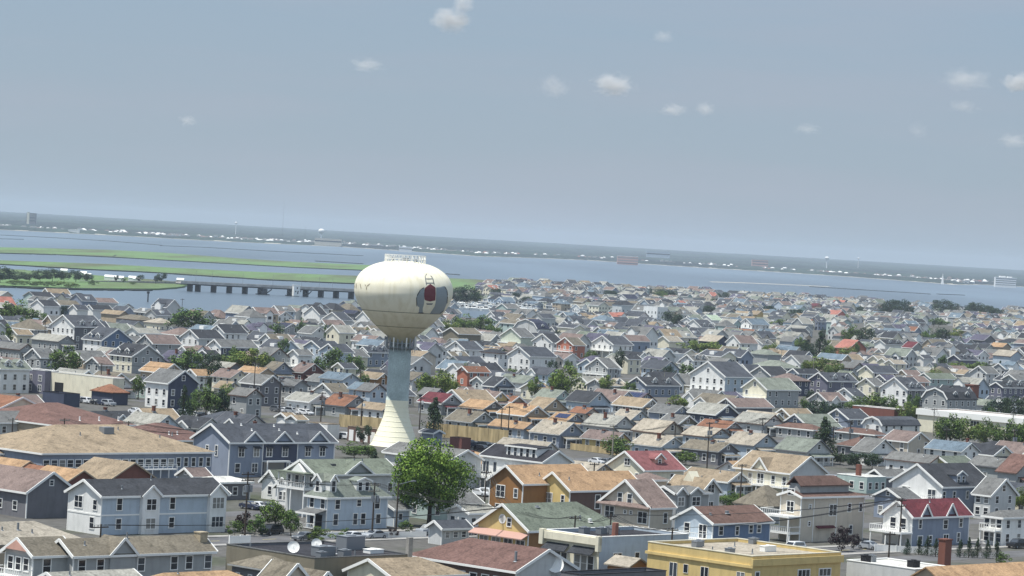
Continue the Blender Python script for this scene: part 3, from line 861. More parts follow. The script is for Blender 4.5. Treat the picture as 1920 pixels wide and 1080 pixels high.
decal('emblem_belly', [[X(*p) for p in [(430, 775), (560, 775), (540, 800), (450, 800)]]], ELD, em, .07)
hl = []
def stroke(a, b, w):
    a, b = Vector(a), Vector(b); d = (b - a).normalized(); n = Vector((-d.y, d.x)) * w / 2
    return [tuple(a + n), tuple(b + n), tuple(b - n), tuple(a - n)]
for a, b in (((410, 250), (440, 440)), ((420, 260), (450, 225)), ((450, 240), (510, 258)), ((510, 258), (555, 310)), ((555, 310), (585, 440)), ((420, 322), (555, 322)), ((440, 400), (580, 400)), ((412, 315), (425, 330))):
    hl.append(stroke(X(*a), X(*b), 1.5))
decal('emblem_howdah', hl, ELD, em, .06)
hl = []
for a, b in (((255, 660), (262, 830)), ((262, 640), (330, 520)), ((330, 520), (400, 480)), ((620, 465), (770, 460)), ((770, 460), (815, 530)), ((815, 530), (830, 640)), ((830, 640), (815, 780)), ((285, 950), (385, 950)), ((500, 965), (575, 962)), ((680, 965), (760, 905))):
    hl.append(stroke(X(*a), X(*b), 1.4))
for q in hl: decal('emblem_outline', [q], mat('emblem_dark', lin((58, 62, 66), .8), .6), em, .08)
# faded lettering  C I T Y  near the left limb
def T(zx, zy): return (655 + zx / 8.31, 470 + zy / 8.31)
LET = mat('faded_lettering', lin((160, 148, 122), .85), .7)
letters = {'C': [((92, 505), (75, 520)), ((75, 520), (72, 580)), ((72, 580), (86, 592))],
           'I': [((106, 500), (102, 590))],
           'T': [((128, 505), (205, 512)), ((165, 508), (185, 600))],
           'Y': [((235, 520), (265, 560)), ((330, 510), (265, 560)), ((265, 560), (268, 612))]}
for ch, st in letters.items(): decal('letter', [stroke(T(*a), T(*b), 1.3) for a, b in st], LET, tw, .05)
# ------------------------------------------------------------------ foreground buildings, one by one
def grp(): pass
# white and pale blue duplex
o = house(191, 930, 129, 425, 6.2, 'r', G1, 'dark', 'lblue', pitch=.5, label='long white and pale blue house with charcoal roof and square bays', name='house', det=2, wl='white')
for s0, w in ((o.a * .37, 3.6), (o.a * .91, 3.4)): gablet(o, 'R', s0, w, 1.5, 3.5, 'white', bay=.7)
for fx, ww in ((.14, .9), (.56, .9)):
    window(o.root, 'R', o.a * fx, 3.9, 1.0, 1.8); window(o.root, 'R', o.a * fx, .9, 1.0, 1.6)
for fx, ww in ((.37, 1.9), (.91, 2.4)):
    for z, hh in ((3.9, 1.7), (.9, 1.6)):
        wd = window(o.root, 'R', o.a * fx, z, ww, hh); wd.location.y -= .7
window(o.root, 'L', o.b * .68, 3.9, 1.9, 1.8); window(o.root, 'L', o.b * .18, 3.9, .9, 1.5); window(o.root, 'L', o.b * .25, .9, 1, 1.7)
bn = MB(); fbox(bn, 'R', -.02, o.a + .02, .0, .06, 3.0, 3.25); fbox(bn, 'L', -.02, o.b + .02, .0, .06, 3.0, 3.25); bn.build('trim_band', WHITE, o.root)
pipe(o, o.a * .2, 1.5); pipe(o, o.a * .5, o.b * .45, .9)
# bottom-left grey house in two roofs
o = house(62, 1041, 10, 137, 5.6, 'r', G1, 'olive', 'grey', pitch=.62, label='small grey gable wing with pink pediment and white porch railing', name='house')
pd = MB(); pd.solid([(-.6, o.b * .12, 6.0), (-.6, o.b * .88, 6.0), (-.6, o.b * .5, 5.6 + o.rise * .93)], [(-.02, o.b * .12, 6.0), (-.02, o.b * .88, 6.0), (-.02, o.b * .5, 5.6 + o.rise * .93)])
pd.build('pediment', wm('pink'), o.root)
for i in range(3): window(o.root, 'L', o.b * (.22 + .28 * i), 3.4, 1.0, 1.6)
balcony(o.root, 'L', -.3, o.b + .3, 2.6, 2.4); window(o.root, 'R', o.a * .35, 3.2, 1.2, 1.8)
o = house(138, 1041, 92, 398, 5.6, 'r', G1, 'olive', 'grey', pitch=.66, label='long grey house with olive-brown roof and tan end chimney', name='house')
gablet(o, 'R', o.a * .34, 4.2, 2.0, 4, 'grey', bay=.25)
for fx in (.06, .19, .48, .72, .83, .97): window(o.root, 'R', o.a * fx, 3.2, 1.1, 1.7)
chimney(o, o.a - .6, o.b * .35, 1.3, .5, mat('tan_stucco', lin((190, 176, 150), .85), .9, 'rough'), False)
pipe(o, o.a * .45, o.b * .45, 1.0); pipe(o, o.a * .12, 1.4)
# beige hip roofs at the left edge
o = house(-30, 1022, -120, 166, 3.4, 'r', G1, 'beige', 'tan', 'hip', pitch=.42, label='low house under a large beige hip roof at the left edge', name='house', trim=False, maxl=26)
pipe(o, o.a * .45, o.b * .3, 1.2, .18, METAL); pipe(o, o.a * .3, o.b * .3); pipe(o, o.a * .55, o.b * .22)
# pale roof and orange roof at the bottom edge
o = house(110, 1092, 84, 262, 3.6, 'r', G1, 'lgrey', 'white', pitch=.45, label='cottage with pale grey roof cut by the bottom edge', name='cottage'); window(o.root, 'L', o.b / 2, 2, .9, 1.2)
pipe(o, o.a * .2, 1.2)
o = house(300, 1100, 250, 480, 3.3, 'r', G1, 'orange', 'tan', 'hip', pitch=.45, label='orange-tan hip roof house cut by the bottom edge', name='house', trim=False)
pipe(o, o.a * .3, o.b * .45, .7)
# dark grey gable house with mauve roof, and the orange-roofed brick row behind
o = house(51, 922, -60, 140, 4.4, 'l', G1, 'mauve', 'dgrey', pitch=.62, label='dark grey gabled house with mauve-brown roof beside the blue duplex', name='house', det=2)
window(o.root, 'R', o.a / 2, 5.4, .7, .8); window(o.root, 'L', 3, 1.2, 1, 1.4); window(o.root, 'L', 7, 1.2, 1, 1.4)
lab = ['orange-roofed brick bungalow at the left edge above the mauve roof', 'mauve-roofed brick bungalow second from the left edge', 'bright orange-roofed brick bungalow with wide chimney, middle of its row', 'tan-roofed brick bungalow, right end of the brick chimney row']
for i, (cx, cy, xl, xr, rc) in enumerate([(20, 888, -60, 84, 'orange'), (88, 897, 0, 136, 'rust'), (122, 905, 60, 184, 'orange'), (200, 903, 130, 296, 'tan')]):
    o = house(cx, cy, xl, xr, 3.4, 'l', G1, rc, 'brick', pitch=.55, label=lab[i], name='bungalow', cat='bungalow', group='brick bungalows with wide chimneys', det=1, trim='tan')
    chimney(o, o.a * .62, 1.2, 1.9, -.6 - i * .1, BRICK, False)
# large tan motel roof
o = house(80, 850, -70, 398, 6.0, 'r', G1, 'tan', 'slateblue', 'hip', pitch=.34, label='wide low motel with tan hip roof and a long band of windows', name='motel', cat='motel', det=1, maxl=46)
n = 22
for i in range(n):
    s0 = o.a * (i + .5) / n
    if i < 17: window(o.root, 'R', s0, 3.4, 1.3, 1.3)
    elif i % 1 == 0: window(o.root, 'R', s0, 3.3, .9, 1.6)
aw = MB(); fbox(aw, 'R', o.a * .22, o.a * .76, .01, 1.5, 2.75, 2.95); aw.build('walkway', WHITE, o.root)
rl = MB(); fbox(rl, 'R', o.a * .22, o.a * .76, 1.42, 1.48, 3.8, 3.9)
for i in range(20): s0 = o.a * (.22 + .54 * i / 19); fbox(rl, 'R', s0, s0 + .08, 1.42, 1.48, 2.95, 3.85)
rl.build('railing', WHITE, o.root)
for i in range(12):
    s0 = o.a * (.22 + .54 * i / 11); p = MB(); fbox(p, 'R', s0, s0 + .16, 1.3, 1.46, 0, 2.75); p.build('post', WHITE, o.root)
for fx, fy in ((.35, .3), (.62, .4), (.8, .25), (.9, .3)): pipe(o, o.a * fx, o.b * fy, .8)
dd = MB(); dd.box(o.a * .5, o.b * .32, zroof(o, 0, o.b * .32) - .4, o.a * .5 + 2.4, o.b * .32 + 1.6, zroof(o, 0, o.b * .32) + 1.5); dd.build('rooftop_unit', METAL, o.roof)
o = house(-20, 850, -90, 74, 5.0, 'r', G1, 'tan', 'slateblue', pitch=.34, label='tan-roofed motel end with dark screened porch at left edge', name='motel', cat='motel', det=1, maxl=22)
balcony(o.root, 'R', 1, o.a - 1, 2.4, 1.8); autowin(o, 'R', [3.0], 4, 1.8, 1.7)
# maroon long roofs
o = house(98, 797, -60, 250, 3.6, 'r', G1, 'maroon', 'tan', 'hip', pitch=.24, label='long low building with maroon roof and three white vents', name='low_building', cat='building', det=0, maxl=44)
for f in (.42, .66, .9): pipe(o, o.a * f, 2.6, 1.1, .18, WHITE)
o = house(302, 826, 190, 405, 3.6, 'r', G1, 'maroon', 'tan', 'hip', pitch=.28, label='maroon hip roof building left of the blue-grey apartments', name='low_building', cat='building', det=0, maxl=28)
for f in (.3, .45): pipe(o, o.a * f, 3, .9, .15, WHITE)
o = house(-10, 792, -60, 112, 3.2, 'r', G1, 'grey', 'lgrey', 'hip', pitch=.42, label='grey hip-roofed cottage before the maroon roof at the left', name='cottage', det=1, maxl=16)
autowin(o, 'R', n=3)
o = house(-20, 775, -80, 98, 4.2, 'l', G2, 'rust', 'cream', pitch=.4, label='rust-roofed cottage at left edge above the grey hip roof', name='cottage', det=0, maxl=20)
o = house(172, 812, 158, 190, 4.5, 'r', G1, 'ggrey', 'slateblue', 'hip', pitch=.5, label='small blue hut with greenish hip roof behind the motel', name='hut', cat='hut', det=1); window(o.root, 'L', o.b * .5, 1.6, 1.6, 1.6); window(o.root, 'R', o.a * .5, 1.6, 1.6, 1.6)
# blue-grey apartments
o = house(431, 829, 363, 628, 7.0, 'r', G1, 'slate', 'slateblue', pitch=.56, label='blue-grey apartment row with slate roof and navy middle section', name='apartment_building', cat='apartments')
for f in (.22, .5, .84): gablet(o, 'R', o.a * f, 5.0, 2.0, 5, 'slateblue')
nv = MB(); fbox(nv, 'R', o.a * .31, o.a * .64, .005, .05, 0, 6.9); nv.build('navy_siding', wm('navy'), o.root)
for f in (.11, .25, .37, .52, .74, .88):
    wd = window(o.root, 'R', o.a * f, 4.1, 1.4, 1.8); wd.location.y -= .05
    awning(o, 'R', o.a * f - .9, o.a * f + .9, 5.7, rm('dark'), .8)
for f, ww in ((.08, 1.2), (.24, 1.4), (.57, 1.4)): wd = window(o.root, 'R', o.a * f, 1.0, ww, 1.7); wd.location.y -= .05
for f0, f1 in ((.315, .53), (.72, .98)):
    q = MB(); fbox(q, 'R', o.a * f0, o.a * f1, .06, 1.6, 3.0, 3.3); q.build('balcony_slab', WHITE, o.root)
    q = MB(); fbox(q, 'R', o.a * f0 + .3, o.a * f1 - .3, .055, .075, .9, 2.9); q.build('recess', GLASS, o.root)
    for f in (f0, f1 - .01): q = MB(); fbox(q, 'R', o.a * f, o.a * f + .2, 1.3, 1.5, 0, 3.0); q.build('post', WHITE, o.root)
for f in (.31, .64, .996): q = MB(); fbox(q, 'R', o.a * f - .1, o.a * f + .1, .0, .09, 0, 6.8); q.build('corner_board', WHITE, o.root)
window(o.root, 'L', o.b * .35, 4.0, .7, 2.0); window(o.root, 'L', o.b * .6, 5.0, .8, .8)
for f, g_ in ((.25, .45), (.3, .3), (.55, .42), (.56, .3), (.7, .2)): pipe(o, o.a * f, o.b * g_, .6, .16, WHITE)
# pale roofed garage
o = house(393, 905, 355, 470, 3.2, 'r', G1, 'white', 'dgrey', 'hip', pitch=.25, label='low dark house with pale roof before the blue-grey apartments', name='garage', cat='garage', maxl=12); autowin(o, 'R', n=4)
o = house(362, 893, 335, 385, 3.6, 'r', G1, 'mauve', 'grey', pitch=.6, label='tiny grey gabled cottage behind the charcoal roof ridge', name='cottage', det=1)
window(o.root, 'L', o.b * .5, 3.8, .8, .8)
# green-roofed victorian pair
o = house(592, 889, 538, 745, 7.6, 'r', G1, 'green', 'lgrey', pitch=.56, label='tall house with grey-green roof and white columned gable balcony', name='house')
gablet(o, 'R', o.a * .52, 6.5, 2.0, 4, 'grey', wall=None) if False else gablet(o, 'R', o.a * .52, 6.5, 2.0, 4, 'grey')
balcony(o.root, 'L', .2, o.b - .2, 5.0, 2.4, 'green', h=1.0); autowin(o, 'L', [5.3], 4, .9, 1.7, attic=False); autowin(o, 'R', [1, 4.4], 6)
skylight(o, o.a * .3, o.b * .3); pipe(o, o.a * .6, o.b * .4); pipe(o, o.a * .7, o.b * .4)
pdm = MB(); pdm.solid([(-.9, o.b * .28, 7.7), (-.9, o.b * .72, 7.7), (-.9, o.b * .5, 7.6 + o.rise * .75)], [(-.02, o.b * .28, 7.7), (-.02, o.b * .72, 7.7), (-.02, o.b * .5, 7.6 + o.rise * .75)]); pdm.build('pediment', WHITE, o.root)
o = house(614, 930, 577, 728, 5.7, 'r', G1, 'ggrey', 'lblue', 'hip', pitch=.95, label='pale blue house with steep grey-green hip roof and dormers', name='house', hips=(3.2, 3.2))
dormer(o, 'R', o.a * .12, 1.5, .5, 2.2, .9, 'white', 2.4); dormer(o, 'R', o.a * .62, 3.2, .6, 1.9, .5, 'white', 2.2)
dormer(o, 'L', o.b * .6, 2.0, .4, 2.1, 1.0, 'white', 2.2)
for f, z, w_, h_ in ((.17, 3.5, 1, 1.5), (.52, 3.9, .9, 1.0), (.82, 3.4, 1.1, 1.8), (.15, .8, 1, 1.8), (.47, .8, .9, 1.8), (.6, .8, 1, 1.8), (.85, .9, 1, 1.5)): window(o.root, 'R', o.a * f, z, w_, h_)
for f in (.2, .75): window(o.root, 'L', o.b * f, 3.5, .9, 1.6)
porch(o.root, 'L', .2, o.b - .2, 2.7, 2.6, 'grey'); q = MB(); fbox(q, 'L', 1, o.b - 1, .01, .05, .3, 2.4); q.build('recess', DARK, o.root)
o = house(545, 915, 518, 582, 3.3, 'r', G1, 'green', 'white', pitch=.8, label='small white cottage with dark green roof and pointed gable', name='cottage', maxl=7, minl=3); gablet(o, 'R', o.a * .8, 3, 1.6, 2, 'white'); window(o.root, 'L', o.b * .35, 1, .8, 1.4); window(o.root, 'L', o.b * .65, 1, .8, 1.4)
o = house(522, 905, 492, 545, 3.3, 'r', G1, 'green', 'white', pitch=.9, label='white pointed-gable porch cottage behind the small green roof', name='cottage', maxl=6, minl=3); window(o.root, 'L', o.b * .5, 1, .9, 1.4)
o = house(740, 955, 700, 768, 3.0, 'r', G1, 'grey', 'lblue', pitch=.4, label='grey lean-to annex between the pale blue house and big tree', name='annex', cat='annex', maxl=6, minl=3); window(o.root, 'R', o.a * .4, 1.2, .8, 1)
# grey barn-like hall in front of the tower
o = house(845, 862, 722, 902, 5.8, 'l', G2, 'grey', 'lgrey', pitch=.42, label='grey hall with low gable and dark windows beside the big tree', name='hall', cat='hall', maxl=24); autowin(o, 'R', [3.2], 2, 1, 1.6, attic=False)
porch(o.root, 'L', o.b * .6, o.b, 2.8, 3, 'grey')
# shed with slate roof right of the big tree
o = house(829, 990, 806, 880, 2.8, 'r', G1, 'slate', 'lgrey', pitch=.62, label='small grey shed with slate roof under the big green tree', name='shed', cat='shed', maxl=9, minl=3)
for f in (.2, .5, .8): window(o.root, 'R', o.a * f, 1.2, .9, .9)
o = house(880, 962, 840, 930, 3.2, 'r', G1, 'lgrey', 'white', pitch=.4, label='white cottage with pale roof right of the big tree trunk', name='cottage', maxl=9); autowin(o, 'R', n=3); autowin(o, 'L', n=2)
# modern white house
o = house(1018, 866, 905, 1070, 6.6, 'l', G2, 'black', 'white', pitch=.5, label='modern white house with black roof and wide shed dormer', name='house', maxl=18)
dormer(o, 'L', o.b * .4, 8.5, .8, 2.0, .5, 'white', 4, shed=True)
for f, w_, z, h_ in ((.12, 1.0, 3.2, 2.0), (.34, 1.2, 2.9, 2.3), (.58, 1.2, 2.9, 2.3), (.78, .9, 3.4, 2), (.93, 1.6, 2.8, 2.6)): window(o.root, 'L', o.b * f, z, w_, h_, 'n')
for f in (.2, .5, .8): window(o.root, 'R', o.a * f, 3.2, .8, 1.7, 'n')
balcony(o.root, 'L', o.b * .45, o.b + 1, 2.5, 3.2)
# black-roofed shop with dishes
o = house(590, 1052, 425, 772, 4.6, 'r', G1, 'black', 'dgrey', 'flat', label='large flat black roof with satellite dishes and vents', name='flat_roofed_building', cat='building', trim='grey', maxl=34, wl='olive', wr='olive', par=.35)
def dish(o, x, y, r=.9, name='satellite_dish'):
    m = MB(); z = o.h + .1; m.cyl((x, y, z), (x, y, z + .9), .06); k = len(m.v)
    c = Vector((x, y, z + 1.2)); n = Vector((-.55, -.75, .35)).normalized(); u = n.cross(Vector((0, 0, 1))).normalized(); v = u.cross(n)
    pr = [(0, 0), (.5, .05), (.85, .16), (1, .25)]
    rings = [[c + (u * math.cos(t) + v * math.sin(t)) * (q * r) + n * (dq * r) for t in [2 * math.pi * i / 20 for i in range(20)]] for q, dq in pr[1:]]
    m.poly(rings[0])
    for a, b in zip(rings[:-1], rings[1:]):
        for i in range(20): m.poly([a[i], a[(i + 1) % 20], b[(i + 1) % 20], b[i]])
    m.bar(c, c + n * r * .8, .04)
    return m.build(name, WHITE, o.roof)
dish(o, o.a * .05, o.b * .3, .85); dish(o, o.a * .42, o.b * .45, .75)
def acunit(o, x, y, w=1.6, h=1.1, d=1.2, m=None):
    q = MB(); z = o.h + .08; q.box(x, y, z, x + w, y + d, z + h); q.box(x - .06, y - .06, z + h, x + w + .06, y + d + .06, z + h + .08)
    q.cyl((x + w / 2, y + d / 2, z + h + .08), (x + w / 2, y + d / 2, z + h + .2), min(w, d) * .35, n=12)
    return q.build('rooftop_unit', m or METAL, o.roof)
acunit(o, o.a * .22, o.b * .2, 3.2, 1.3, 1.6); acunit(o, o.a * .15, o.b * .1, 1.2, .8, 1); acunit(o, o.a * .4, o.b * .12, 1.5, .9, 1.2); acunit(o, o.a * .78, o.b * .5, 3.6, 1.9, 2.2, METAL); acunit(o, o.a * .8, o.b * .25, 2.6, .5, 1.5, WHITE)
for fx, fy in ((.02, .75), (.5, .3), (.33, .6), (.45, .05)): pipe(o, o.a * fx, o.b * fy, 1.1, .12)
q = MB(); q.box(o.a - .9, -.2, 0, o.a - .1, .4, 7.4); q.build('corner_post', CONC, o.root)
# bottom middle cottages
o = house(505, 1068, 436, 535, 3.3, 'l', G1, 'olive', 'dgrey', 'hip', pitch=.42, label='olive hip roof cottage with three small windows near bottom edge', name='cottage', maxl=14, minl=6, trim='grey'); autowin(o, 'L', [1.6], 3, .6, .5)
o = house(520, 1098, 500, 590, 3.4, 'l', G1, 'olive', 'beige', pitch=.9, label='pink-beige gable peak at the bottom edge left of the dark one', name='cottage', maxl=6)
o = house(588, 1100, 540, 628, 3.4, 'l', G1, 'olive', 'dgrey', pitch=.9, label='dark grey gable peak at the bottom edge', name='cottage', maxl=6)
o = house(735, 1082, 652, 872, 3.4, 'r', G1, 'tan', 'cream', pitch=.42, hips=(0, 5), label='tan-roofed cottage with cream gable cut by the bottom edge', name='cottage', maxl=18)
window(o.root, 'L', o.b * .4, 1.5, 1.2, 1.2)
# maroon-roofed building with grey gable right
o = house(968, 1071, 768, 1078, 3.8, 'l', G2, 'maroon', 'lgrey', pitch=.46, label='grey building with broad dark red-brown roof at bottom centre', name='building', cat='building', hips=(0, 6), maxl=34, wl='dbrown')
for i in range(9): window(o.root, 'L', o.b * (i + .5) / 9, 1.0, 1.3, 1.6)
for f in (.25, .7): window(o.root, 'R', o.a * f, .9, 1.2, 1.4)
pipe(o, 2, o.b * .1, 1.6, .2)
# yellow gabled house with green roof
o = house(991, 994, 896, 1166, 5.4, 'r', G1, 'green', 'brown', pitch=.62, hips=(0, 5), label='yellow gabled house with grey-green roof and pink awning', name='house', wl='yellow', maxl=24)
q = MB(); a_ = [(-.02, -.3, 4.7), (-.02, o.b + .3, 4.7), (-1.8, o.b + .3, 3.9), (-1.8, -.3, 3.9)]; q.solid(a_, [(x, y, z + .14) for x, y, z in a_]); q.build('pink_awning', mat('awning_pink', lin((206, 166, 152), .72), .8), o.root)
for i in range(4): window(o.root, 'L', o.b * (.14 + .24 * i), 1.6, 1.7, 2.0)
window(o.root, 'L', o.b * .38, 5.6, .8, 1.2)
sc_ = MB(); sc_.lathe([(.55, 0), (.75, 0), (.75, .1), (.55, .1), (.55, 0)], 20); s_ = sc_.build('gable_ring', WHITE, o.root, loc=(-.06, o.b * .52, 6.6)); s_.rotation_euler = (0, R(90), 0)
pipe(o, o.a * .3, o.b * .42, .4, .3); pipe(o, o.a * .62, o.b * .15, .9, .14); pipe(o, o.a * .7, o.b * .1, .7, .3, WHITE)
# brown house pair
o = house(981, 906, 919, 1115, 7.0, 'r', G1, 'orange', 'brown', pitch=.66, label='rust-brown gabled house with orange-tan roof and white windows', name='house', maxl=22)
window(o.root, 'L', o.b * .66, 4.1, 2.0, 2.0); window(o.root, 'L', o.b * .2, 4.3, .8, 1.5); window(o.root, 'L', o.b * .66, .7, 2.0, 2.0); window(o.root, 'L', o.b * .2, .9, .8, 1.4); pipe(o, o.a * .3, 1.5)
o = house(1069, 919, 1006, 1205, 6.2, 'r', G1, 'orange', 'dbrown', pitch=.66, label='yellow-fronted gable house with orange-tan roof and brown side', name='house', wl='yellow', maxl=20)
window(o.root, 'L', o.b * .64, 3.2, 2.0, 2.0); window(o.root, 'L', o.b * .2, 3.6, .7, 1.5); window(o.root, 'R', o.a * .38, 2.8, 1.2, 2.4); pipe(o, o.a * .1, 2.2)
# beige shingle house
o = house(1219, 951, 1128, 1262, 5.8, 'r', G1, 'mauve', 'beige', pitch=.72, label='beige three-storey house with twin gable windows and pent roof', name='house', maxl=12)
window(o.root, 'L', o.b * .62, 6.0, 1.0, 1.6); window(o.root, 'L', o.b * .42, 6.0, 1.0, 1.6)
window(o.root, 'L', o.b * .82, 3.3, 2.0, 1.8); window(o.root, 'L', o.b * .14, 2.9, 2.0, 1.9); window(o.root, 'L', o.b * .5, 4.2, .5, .5); window(o.root, 'L', o.b * .38, 4.2, .5, .5)
q = MB(); a_ = [(-.02, -.4, 6.0), (-.02, o.b + .4, 6.0), (-1.0, o.b + .5, 5.4), (-1.0, -.5, 5.4)]; q.solid(a_, [(x, y, z + .14) for x, y, z in a_]); q.build('pent_roof', rm('mauve'), o.root)
window(o.root, 'R', o.a * .68, 3.0, .9, 1.7)
o = house(1265, 925, 1228, 1330, 6.4, 'r', G1, 'grey', 'grey', pitch=.4, label='grey house with two tall gabled bays behind the beige house', name='house', maxl=13, hips=(0, 3))
for f, w_ in ((.12, 2.6), (.55, 3.4)):
    gablet(o, 'R', o.a * f, w_, 1.0, 3, 'grey', bay=.6)
    wd = window(o.root, 'R', o.a * f, 4.2, w_ * .62, 1.5); wd.location.y -= .6
    wd = window(o.root, 'R', o.a * f, 1.4, w_ * .62, 1.6); wd.location.y -= .6
o = house(1213, 900, 1180, 1250, 6.0, 'l', G1, 'mauve', 'beige', 'hip', pitch=.35, label='low mauve-grey roof between the orange-tan and beige houses', name='house', det=1, maxl=10)
# tan-roof house with right gable
o = house(1316, 921, 1252, 1349, 4.6, 'l', G2, 'tan', 'lgrey', pitch=.85, label='tan steep-roofed house with cream triangular dormer', name='house', maxl=12)
q = MB(); z = 4.6 + .85 * 1.6; q.solid([(1.5, o.b * .42, z), (1.5, o.b * .72, z), (1.5, o.b * .57, z + 2)], [(4, o.b * .42, z), (4, o.b * .72, z), (4, o.b * .57, z + 2)]); q.build('dormer', wm('cream'), o.roof)
window(o.root, 'R', o.a * .5, 4.2, 1.8, 1.6); window(o.root, 'R', o.a * .5, 1.0, 1.6, 1.5); pipe(o, 2.8, o.b * .3)
# pink-red roof house
o = house(1208, 881, 1137, 1282, 4.8, 'r', G1, 'pinkred', 'cream', pitch=.62, label='cream gabled house with dusty red roof and pink dormer', name='house', maxl=13)
window(o.root, 'L', o.b * .45, 5.4, 1.4, 1.3); 
for f in (.18, .5, .76): window(o.root, 'L', o.b * f, 2.6, .8, 1.3)
for f in (.25, .7): window(o.root, 'R', o.a * f, 2.4, .9, 1.5)
dormer(o, 'R', o.a * .52, 3.0, 1.6, 1.2, 1.0, 'pink', 2.5)
# blue house with brown roof
o = house(1337, 981, 1265, 1466, 5.0, 'r', G1, 'brown', 'blue', pitch=.52, label='bright blue house with brown roof and white front balcony', name='house', wl='lblue', maxl=15)
for f, z, w_, h_ in ((.14, 3.0, 1.0, 1.4), (.42, 2.9, .8, 1.4), (.66, 3.2, .9, 1.2), (.8, 3.2, .9, 1.2), (.14, .4, .9, 1.0)): window(o.root, 'R', o.a * f, z, w_, h_)
window(o.root, 'L', o.b * .66, 3.0, 1.1, 1.5); window(o.root, 'L', o.b * .25, 2.3, 1.6, 2.2); balcony(o.root, 'L', -.2, o.b * .62, 2.2, 2.6); 
steps(o.root, 'R', o.a * .4, 2.4, 1.2, m=WHITE); pipe(o, o.a * .1, 2, .5, .2); pipe(o, o.a * .4, 2.2, .6, .35)
# white flat shop with mansard awnings
o = house(1125, 1014, 1021, 1291, 6.2, 'r', G1, 'black', 'lblue', 'flat', label='flat-roofed shop with cream bracketed front and pale blue side', name='shop_building', cat='shop', wl='cream', maxl=26)
for f0, f1 in ((.06, .46), (.54, .94)):
    q = MB(); b0, b1 = o.b * f0, o.b * f1; a_ = [(-.02, b0, 4.9), (-.02, b1, 4.9), (-1.3, b1 + .2, 3.9), (-1.3, b0 - .2, 3.9)]; q.solid(a_, [(x, y, z + .14) for x, y, z in a_]); q.build('mansard_awning', rm('dark'), o.root)
    for g_ in (.2, .5, .8): window(o.root, 'L', b0 + (b1 - b0) * g_, 1.4, 1.1, 2.3)
for f, w_ in ((.2, 1.8), (.42, .9), (.58, 1.6), (.78, 1.2), (.92, 1.2)): window(o.root, 'R', o.a * f, 2.6, w_, 1.6)
q = MB(); fbox(q, 'L', -.4, o.b + .3, .02, .6, 5.5, 6.6); fbox(q, 'L', -.4, .2, .02, .8, 4.6, 6.9); fbox(q, 'L', o.b - .4, o.b + .4, .02, .8, 4.6, 6.9); q.build('cornice', wm('cream'), o.root)
for fx, fy in ((.25, .7), (.38, .6), (.46, .5), (.55, .7)): acunit(o, o.a * fx, o.b * fy, 1.4, .9, 1.1)
pipe(o, o.a * .35, o.b * .3, 2.2, .5, mat('copper_vent', lin((160, 110, 95), .8), .7)); 
# little tan shed below, and dark triangular roof
o = house(1180, 1062, 1140, 1210, 3.2, 'l', G2, 'beige', 'brown', pitch=.5, label='little tan-roofed shed before the pale blue shop wall', name='shed', cat='shed', maxl=8, minl=4, trim=False)
o = house(1090, 1085, 1060, 1310, 3.2, 'r', G1, 'black', 'dgrey', 'flat', label='low dark flat roof behind the satellite dish at the bottom', name='flat_roofed_building', cat='building', trim=False, maxl=18, det=0)
dish(o, .8, 6.0, 1.25, 'satellite_dish')
# yellow flat-roofed building
o = house(1411, 1050, 1215, 1577, 6.4, 'r', G1, 'beige', 'yellow', 'flat', label='yellow flat-roofed corner building with paired windows', name='flat_roofed_building', cat='building', maxl=26, trim='cream')
for f in (.74, .44, .1): window(o.root, 'L', o.b * f, 2.4, 1.4, 2.0, 'n')
window(o.root, 'L', o.b * .62, 3.2, .8, 1.2, 'n')
for f, w_ in ((.06, .8), (.58, 2.6), (.82, 2.6)): window(o.root, 'R', o.a * f, 2.6, w_, 2.0)
q = MB(); fbox(q, 'L', -.3, o.b + .3, .02, .25, 5.2, 5.6); fbox(q, 'R', -.25, o.a + .3, .02, .35, 5.5, 6.5); q.build('cornice', wm('yellow'), o.root)
for fx, fy, w_ in ((.1, .3, 1.2), (.25, .75, 1.4), (.32, .8, 1.5), (.55, .35, 2.6), (.95, .8, 1.4)): acunit(o, o.a * fx, o.b * fy, w_, .8, 1.0, METAL if w_ < 2 else WHITE)
for fx, fy in ((.35, .3), (.62, .7), (.14, .5)): pipe(o, o.a * fx, o.b * fy, .8, .1)
# white flat roof at the right bottom
o = house(1716, 1070, 1588, 1790, 5.2, 'r', G1, 'white', 'lgrey', 'flat', label='bright white flat roof building beside the yellow one', name='flat_roofed_building', cat='building', maxl=16, par=.15)
acunit(o, o.a * .3, o.b * .2, 1.6, .9, 1.2, DARK); acunit(o, o.a * .05, o.b * .75, 1.2, 1.0, 1.0, DARK); acunit(o, o.a * .3, o.b * .8, .9, .9, .8)
# tan roof at the right edge with brick chimney block
o = house(1775, 1098, 1700, 2000, 4.6, 'r', G1, 'orange', 'tan', pitch=.6, label='orange-tan low roof building in the bottom right corner', name='low_building', cat='building', maxl=26, trim=False)
q = MB(); q.box(0, 0, 0, 1.7, 1.4, 5.3); q.box(-.12, -.12, 5.3, 1.82, 1.52, 5.5)
t_ = P(1772, 1040, 3.0); ch_ = thing('brick_stack', (t_.x, t_.y, 0), G1, 'red brick chimney block with pale cap before the conifer row', 'chimney'); q.build('stack', BRICK, ch_)
